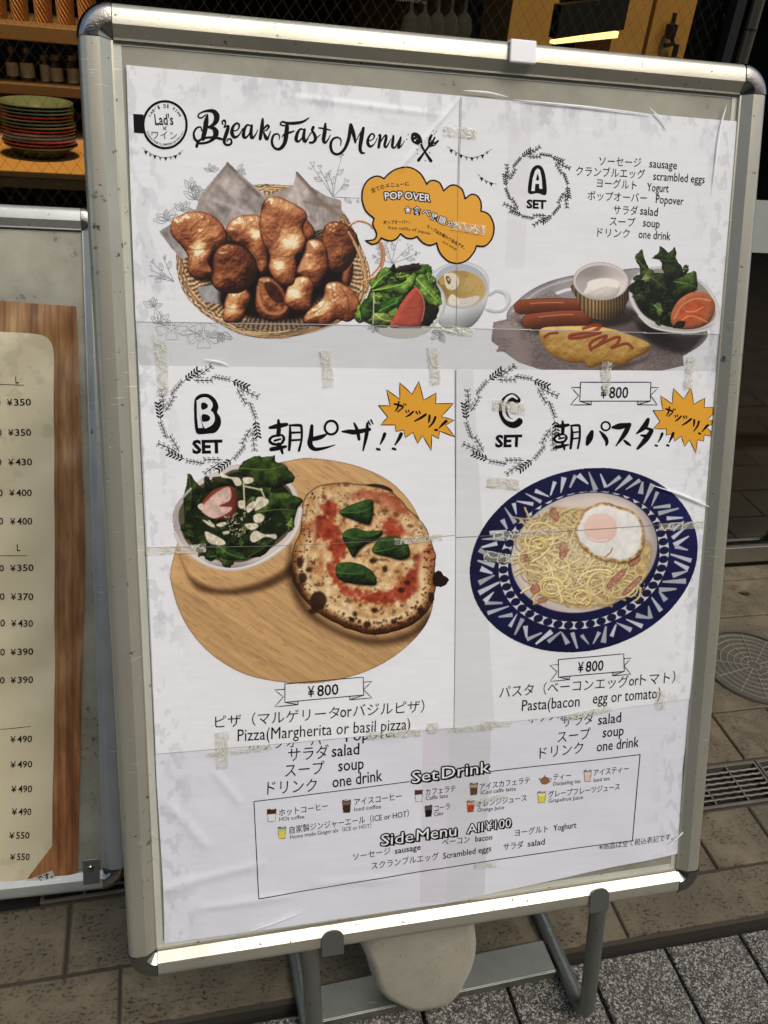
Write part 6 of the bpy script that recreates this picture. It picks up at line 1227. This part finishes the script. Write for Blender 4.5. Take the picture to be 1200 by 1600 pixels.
mb = MB(); mb.box((XD - .018, YW - .012, .001), (XD - .001, YW + .05, 2.4)); mb.build('frame', M_BLK, door)
mb = MB(); mb.box((XD, YW - .012, r1), (3.2, YW + .03, r0)); mb.build('bottom_rail', M_BRUSH, door, bevel=.002)
mb = MB(); mb.box((XD, YW - .004, .0005), (3.2, YW + .03, r1)); mb.build('kick_gap', M_BLK, door)
pa, pb = at(1176, 312, YW), at(1230, 396, YW); ns = MB(); ns.box((pa[0], YW - .002, pb[2]), (pb[0], YW - .0005, pa[2])); nso = ns.build('pale_panel', mat('pale_sheet', (.42, .45, .40), .5)); at_origin(nso); tag(nso, 'blank pale grey-green sheet on the dark shop door', 'notice')  # pale flat sheet set just in front of the door glass
# round pole in front of the door
pe = at(1158, 100, YW - .10); po = empty('metal_pole', Matrix.Translation((pe[0], YW - .10, 0)), 'thin round metal pole with a joint, behind the top right corner of the larger sign', 'pole')
c1 = np.array([pe[0], YW - .10, 0.]); zj = at(1172, 46, YW - .10)[2]
M_POLE = mat('dull_pole', (.16, .145, .11), .35, .8)
m_ = MB(); m_.tube([c1 + [0, 0, .001], c1 + [0, 0, zj - .0015]], .0092, 16); m_.build('shaft', M_POLE, po, True); m_ = MB(); m_.tube([c1 + [0, 0, zj + .0015], c1 + [0, 0, 2.4]], .0092, 16); m_.build('shaft', M_POLE, po, True); m_ = MB(); m_.tube([c1 + [0, 0, zj - .0015], c1 + [0, 0, zj + .0015]], .0100, 16); m_.build('collar', M_BLK, po)
# ------------------------------------------------------------------ inside the shop
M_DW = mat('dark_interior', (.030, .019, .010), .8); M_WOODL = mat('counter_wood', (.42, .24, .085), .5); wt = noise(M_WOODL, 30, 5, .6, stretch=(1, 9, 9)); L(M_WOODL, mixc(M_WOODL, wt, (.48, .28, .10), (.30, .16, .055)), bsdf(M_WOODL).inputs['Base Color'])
M_WD = mat('dark_wood', (.10, .055, .022), .6)
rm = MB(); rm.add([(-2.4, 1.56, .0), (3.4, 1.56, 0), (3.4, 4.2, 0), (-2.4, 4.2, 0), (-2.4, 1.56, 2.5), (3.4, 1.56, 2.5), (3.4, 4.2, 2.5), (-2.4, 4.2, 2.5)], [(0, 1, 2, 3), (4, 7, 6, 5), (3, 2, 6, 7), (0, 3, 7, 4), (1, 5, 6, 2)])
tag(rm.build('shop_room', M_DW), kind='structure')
def hbox(name, x0, x1, y0, y1, z0, z1, m, parent=None, bevel=.002):
    mb = MB(); mb.box((x0, y0, z0), (x1, y1, z1)); return mb.build(name, m, parent, bevel=bevel)
# counter with the stack of plates
YC = 1.66; zt = at(60, 268, YC)[2]; zb = at(60, 296, YC)[2]; xl, xr = -1.0, at(330, 250, YC)[0]
cnt = empty('counter', Matrix.Translation((-.4, YC, 0)), 'lit wooden counter carrying the stack of coloured plates behind the window', 'counter')
hbox('top', xl, xr, YC, YC + .42, zt - .012, zt, M_WOODL, cnt); hbox('front_board', xl, xr, YC + .0005, YC + .03, zb, zt - .0125, mat('counter_edge', (.17, .125, .065), .6), cnt); hbox('cabinet', xl, xr, YC + .05, YC + .40, .0005, zb, M_WD, cnt)
PC = at(66, 250, 1.80); R0 = np.linalg.norm(at(125, 200, 1.80) - at(10, 200, 1.80)) / 2; ptop = at(66, 160, 1.80)[2]; zz0 = zt + .0006; NP = 13; dzp = (ptop - zz0 - .020) / (NP - 1)
cols = dict(g=(.10, .13, .085), t=(.06, .14, .115), r=(.28, .022, .012), o=(.33, .06, .016), b=(.16, .10, .05), y=(.32, .25, .12)); pm = {k: mat('glaze_' + n_, v, .18, Coat_Weight=.4) for (k, v), n_ in zip(cols.items(), ('grey_green', 'teal', 'red', 'orange_red', 'brown', 'cream'))}
seq = 'grrgorbtbrttg'; nm = dict(g='grey-green', t='teal', r='red', o='orange-red', b='brown')
ordn = ['bottom', 'second', 'third', 'fourth', 'fifth', 'sixth', 'seventh', 'eighth', 'ninth', 'tenth', 'eleventh', 'twelfth', 'topmost']
pr = [(.0, .004), (.55, .002), (.58, .0), (.62, .001), (.80, .012), (.97, .0185), (1.0, .0190), (1.005, .0202), (.99, .0215), (.80, .0155), (.62, .0060), (0, .0060)]
for k, ch in enumerate(seq):
    o = MB().lathe([(R0 * r, z) for r, z in pr], (0, 0, 0), 48).build('plate', pm[ch], None, True); o.location = (PC[0] + random.Random(k).uniform(-.002, .002), 1.80, zz0 + k * dzp)
    tag(o, f'{nm[ch]} plate, {ordn[k]} of the stack on the lit counter' if ch != 'g' or k not in (0,) else 'grey-green plate lowest in the stack on the lit counter', 'plate', 'stack of coloured plates on the counter')
# shelves with jars and baskets
YS = 1.95
for nm_, ya, yb, lab, m_ in (('shelf', 133, 150, 'lower dark wall shelf holding the jars behind the window', M_WD), ('shelf', 41, 66, 'upper brown wall shelf holding the wicker baskets behind the window', mat('shelf_wood', (.13, .075, .03), .6))):
    za, zb_ = at(60, ya, YS)[2], at(60, yb, YS)[2]; o = hbox(nm_, -1.0, .25, YS, YS + .30, zb_, za, m_); at_origin(o); tag(o, lab, 'shelf', 'wall shelves inside the shop')
zj_ = at(60, 133, YS + .02)[2]; M_JAR = mat('dark_jar', (.035, .020, .010), .12); M_LAB = mat('jar_label', (.44, .36, .22), .6); M_LID = mat('jar_lid', (.30, .24, .14), .3, .7)
jl = ['tall dark jar with wide cream label, leftmost whole jar on the lower shelf', 'dark jar with the widest cream label, second on the lower shelf', 'jar with a tall narrow pale label, third on the lower shelf', 'squat jar with a gold lid on the lower shelf, left of the last jar', 'squat jar with a gold lid at the right end of the lower shelf']
for k, (x0, x1, yt, lt, lb) in enumerate(((9,28,84,98,120),(31,53,86,99,122),(62,77,97,99,132),(78,97,96,107,128),(104,122,97,108,131))):
    a_, b_ = at(x0, 120, YS + .03), at(x1, 120, YS + .03); R = (b_[0] - a_[0]) / 2; cx = (a_[0] + b_[0]) / 2; H_ = at((x0 + x1) / 2, yt, YS + .03)[2] - zj_; t = empty('jar', Matrix.Translation((cx, YS + .05, zj_)), jl[k], 'jar', 'jars on the lower shelf'); c_ = (cx, YS + .05, zj_ + .0006)
    tall = k < 2; MB().lathe([(0, 0), (R * .95, 0), (R, .004), (R, H_ * (.70 if tall else .86)), (R * (.45 if tall else .85), H_ * (.88 if tall else .93)), (R * (.4 if tall else .85), H_ - .0005), (0, H_ - .0005)], c_, 24).build('body', M_JAR, t, True)
    z1_, z2_ = at(x0, lb, YS + .03)[2] - zj_, at(x0, lt, YS + .03)[2] - zj_; MB().lathe([(R + .0006, max(z1_, .004)), (R + .0006, min(z2_, H_ * .84))], c_, 24).build('label', M_LAB, t, True)
    MB().lathe([(R * (.46 if tall else .9), H_), (R * (.46 if tall else .9), H_ + .010), (0, H_ + .0105)], c_, 20).build('lid', M_LID, t)
zk = at(60, 41, YS + .02)[2]; M_WICK = mat('wicker', (.30, .13, .035), .7)
bl_ = ['pale-lit wicker basket at the far left of the upper shelf', 'reddish wicker basket second from the left on the upper shelf', 'reddish wicker basket third from the left on the upper shelf', 'bright wicker basket fourth on the upper shelf, left of the last one', 'dim wicker basket right-hand last on the upper shelf']
for k, (x0, x1) in enumerate(((-18,9),(15,43),(52,80),(87,115),(121,150))):
    a_, b_ = at(x0, 20, YS + .08), at(x1, 20, YS + .08); R = (b_[0] - a_[0]) / 2; c_ = ((a_[0] + b_[0]) / 2, YS + .10, zk + .0006); mb = MB(); n = 28; rows = 13; hh = .075
    for j in range(rows):
        for q_ in range(n): rr_ = R * (.86 + .14 * j / rows) + .0022 * math.cos(q_ * math.pi + j * math.pi); a = q_ * 2 * math.pi / n; mb.v.append((c_[0] + rr_ * math.cos(a), c_[1] + rr_ * math.sin(a), c_[2] + hh * j / (rows - 1)))
    for j in range(rows - 1):
        for q_ in range(n): mb.f.append((j * n + q_, j * n + (q_ + 1) % n, (j + 1) * n + (q_ + 1) % n, (j + 1) * n + q_))
    o = mb.build('wicker_basket', M_WICK, None, False); at_origin(o); tag(o, bl_[k], 'basket', 'baskets on the upper shelf')
# lit wall panels and strip lamp at the right
YP = 2.7; M_OCH = mat('ochre_plaster', (.52, .30, .075), .7); nz = noise(M_OCH, 6, 4, .6); L(M_OCH, mixc(M_OCH, nz, (.58, .35, .09), (.40, .21, .045)), bsdf(M_OCH).inputs['Base Color'])
def panel(xa, xb, lab):
    a_, b_ = at(xa, 50, YP), at(xb, 50, YP); o = hbox('wall_pillar', a_[0], b_[0], YP, YP + .25, .0008, 2.49, M_OCH); at_origin(o); tag(o, lab, 'pillar', 'ochre pillars inside the shop')
panel(794, 866, 'ochre lit pillar directly above the white clip'); panel(958, 1010, 'ochre pillar right of the strip lamp, dimmer'); panel(1016, 1078, 'ochre pillar farthest right inside the shop, with dark hooks before it')
hk = MB(); hp = at(1048, 50, YP - .03)
for dx, dz_, s in ((0, 0, 1), (.03, -.09, 1.2), (-.05, -.12, .8)):
    c0 = hp + np.array([dx, 0, dz_]); hk.tube([c0 + np.array([.0, 0, .05 * s]), c0, c0 + np.array([.012, -.01, -.03 * s]), c0 + np.array([-.02, -.02, -.035 * s])], .007 * s, 8); hk.lathe([(0, -.02 * s), (.016 * s, -.015 * s), (.018 * s, .02 * s), (0, .024 * s)], c0, 12)
ho = hk.build('hook_rack', M_BLK); at_origin(ho); tag(ho, 'dark rack of hooks and cups before the right-hand ochre pillar', 'rack')
YL = 2.35; la, lb_ = at(866, 67, YL), at(966, 54, YL); em = mat('lamp_tube', (.9, .8, .5), .4); bsdf(em).inputs['Emission Color'].default_value = (1.0, .62, .20, 1); bsdf(em).inputs['Emission Strength'].default_value = 2.4
lamp = empty('strip_lamp', Matrix.Translation(tuple((la + lb_) / 2)), 'long hanging strip lamp glowing warm yellow in the dark shop', 'lamp')
dv = np.array([0, .03, .0]); lm = MB(); up = np.array([0, 0, .0075]); lm.v = [tuple(q) for q in (la - up * .4, lb_ - up, lb_ + up * .9, la + up * .6, la - up * .4 + dv, lb_ - up + dv, lb_ + up * .9 + dv, la + up * .6 + dv)]; lm.f = [(0, 1, 2, 3), (7, 6, 5, 4), (0, 4, 5, 1), (1, 5, 6, 2), (2, 6, 7, 3), (3, 7, 4, 0)]; lm.build('tube', em, lamp)
ho_ = MB(); ua = la + np.array([0, -.005, .010]); ub = lb_ + np.array([.01, -.005, .012]); hh = np.array([0, 0, .075]); dv = np.array([0, .05, 0]); ho_.v = [tuple(q) for q in (ua, ub, ub + hh, ua + hh, ua + dv, ub + dv, ub + hh + dv, ua + hh + dv)]; ho_.f = [(0, 1, 2, 3), (7, 6, 5, 4), (0, 4, 5, 1), (1, 5, 6, 2), (2, 6, 7, 3), (3, 7, 4, 0)]; ho_.build('housing', M_BLK, lamp)
cdl = MB(); cdl.tube([(la + lb_) / 2 + np.array([0, .02, .09]), np.array([*((la + lb_) / 2 + np.array([0, .02, 0]))[:2], 2.49])], .003, 6); cdl.build('cord', M_BLK, lamp)
# hanging glasses in the dark middle
M_GLS = mat('drinking_glass', (.5, .42, .3), .08, spec=.9); M_GLS.node_tree.nodes['Principled BSDF'].inputs['Alpha'].default_value = .28
gl_lab = ['leftmost of the five glasses hanging in the dark middle of the window', 'second from left of the five hanging glasses', 'middle one of the five hanging glasses', 'fourth from left of the five hanging glasses', 'rightmost of the five hanging glasses']
for k in range(5):
    c_ = at(640 + 21 * k, 42, 2.1); g = MB().lathe([(.004, .075), (.004, .03), (.016, .018), (.020, 0), (.017, -.028), (.0165, -.028)], (0, 0, 0), 18).build('hanging_glass', M_GLS, None, True); g.location = tuple(c_); tag(g, gl_lab[k], 'glass', 'glasses hanging inside the shop')
rk = MB(); a_, b_ = at(600, 12, 2.1), at(760, 24, 2.1); zr = at(640, 42, 2.1)[2] + .077; rk.box((a_[0], 2.085, zr), (b_[0], 2.115, zr + .012)); ro = rk.build('glass_rack', M_WD); at_origin(ro); tag(ro, 'dark rail from which the glasses hang in the shop', 'rack')
# shop lights: ceiling spots that light the counter, the shelf and the pillars
def spot(x, y, z, e, size, label, tgt):
    t = empty('ceiling_spot', Matrix.Translation((x, y, z)), label, 'ceiling light'); MB().lathe([(0, .07), (.03, .07), (.034, .0), (.030, .0)], (x, y, z), 20).build('can', M_BLK, t)
    bl = MB().lathe([(0, .012), (.026, .012)], (x, y, z), 20).build('bulb', em, t)
    l = bpy.data.lights.new('shop_lamp', 'SPOT'); l.energy = e; l.color = (1.0, .64, .27); l.spot_size = math.radians(size); l.spot_blend = .6; l.shadow_soft_size = .03; o = bpy.data.objects.new('shop_lamp', l); C.objects.link(o); o.parent = t
    o.rotation_euler = (Vector((x, y, z)) - Vector(tgt)).to_track_quat('Z', 'Y').to_euler(); o.location = (0, 0, -.01)
spot(PC[0] + .05, 1.70, 2.05, 60, 50, 'ceiling spotlight over the stack of plates inside the shop', (PC[0], 1.78, zt))
spot(PC[0] + .02, 1.60, 1.62, 12, 70, 'small spotlight added just inside the window to brighten the fronts of the stacked plates', (PC[0], 1.74, zt + .07))  # added lamp, stands in for window daylight on the plate fronts
spot(.05, 1.72, 2.30, 4, 60, 'ceiling spotlight aimed at the wicker baskets inside the shop', (-.1, 2.05, zk))
spot(1.35, 2.1, 2.4, 42, 80, 'ceiling spotlight aimed at the ochre pillars inside the shop', tuple(at(1000, 40, YP)))

# ------------------------------------------------------------------ unseen building added behind the camera to darken reflections
M_FAC = mat('facade_render', (.16, .15, .135), .8); M_FWIN = mat('facade_window', (.02, .022, .025), .15)
fac = empty('added_building', Matrix.Translation((0, -7.5, 0)), 'plain grey building added out of view to darken reflections in metal and glass', 'building')
mb = MB(); mb.box((-14, -11, 0), (14, -7.5, 9.5)); mb.build('wall', M_FAC, fac)
for fl in range(3):
    for k in range(8): mb = MB(); mb.box((-12.6 + k * 3.2, -7.52, 1.0 + fl * 3), (-10.8 + k * 3.2, -7.46, 2.7 + fl * 3)); mb.build('window', M_FWIN, fac)
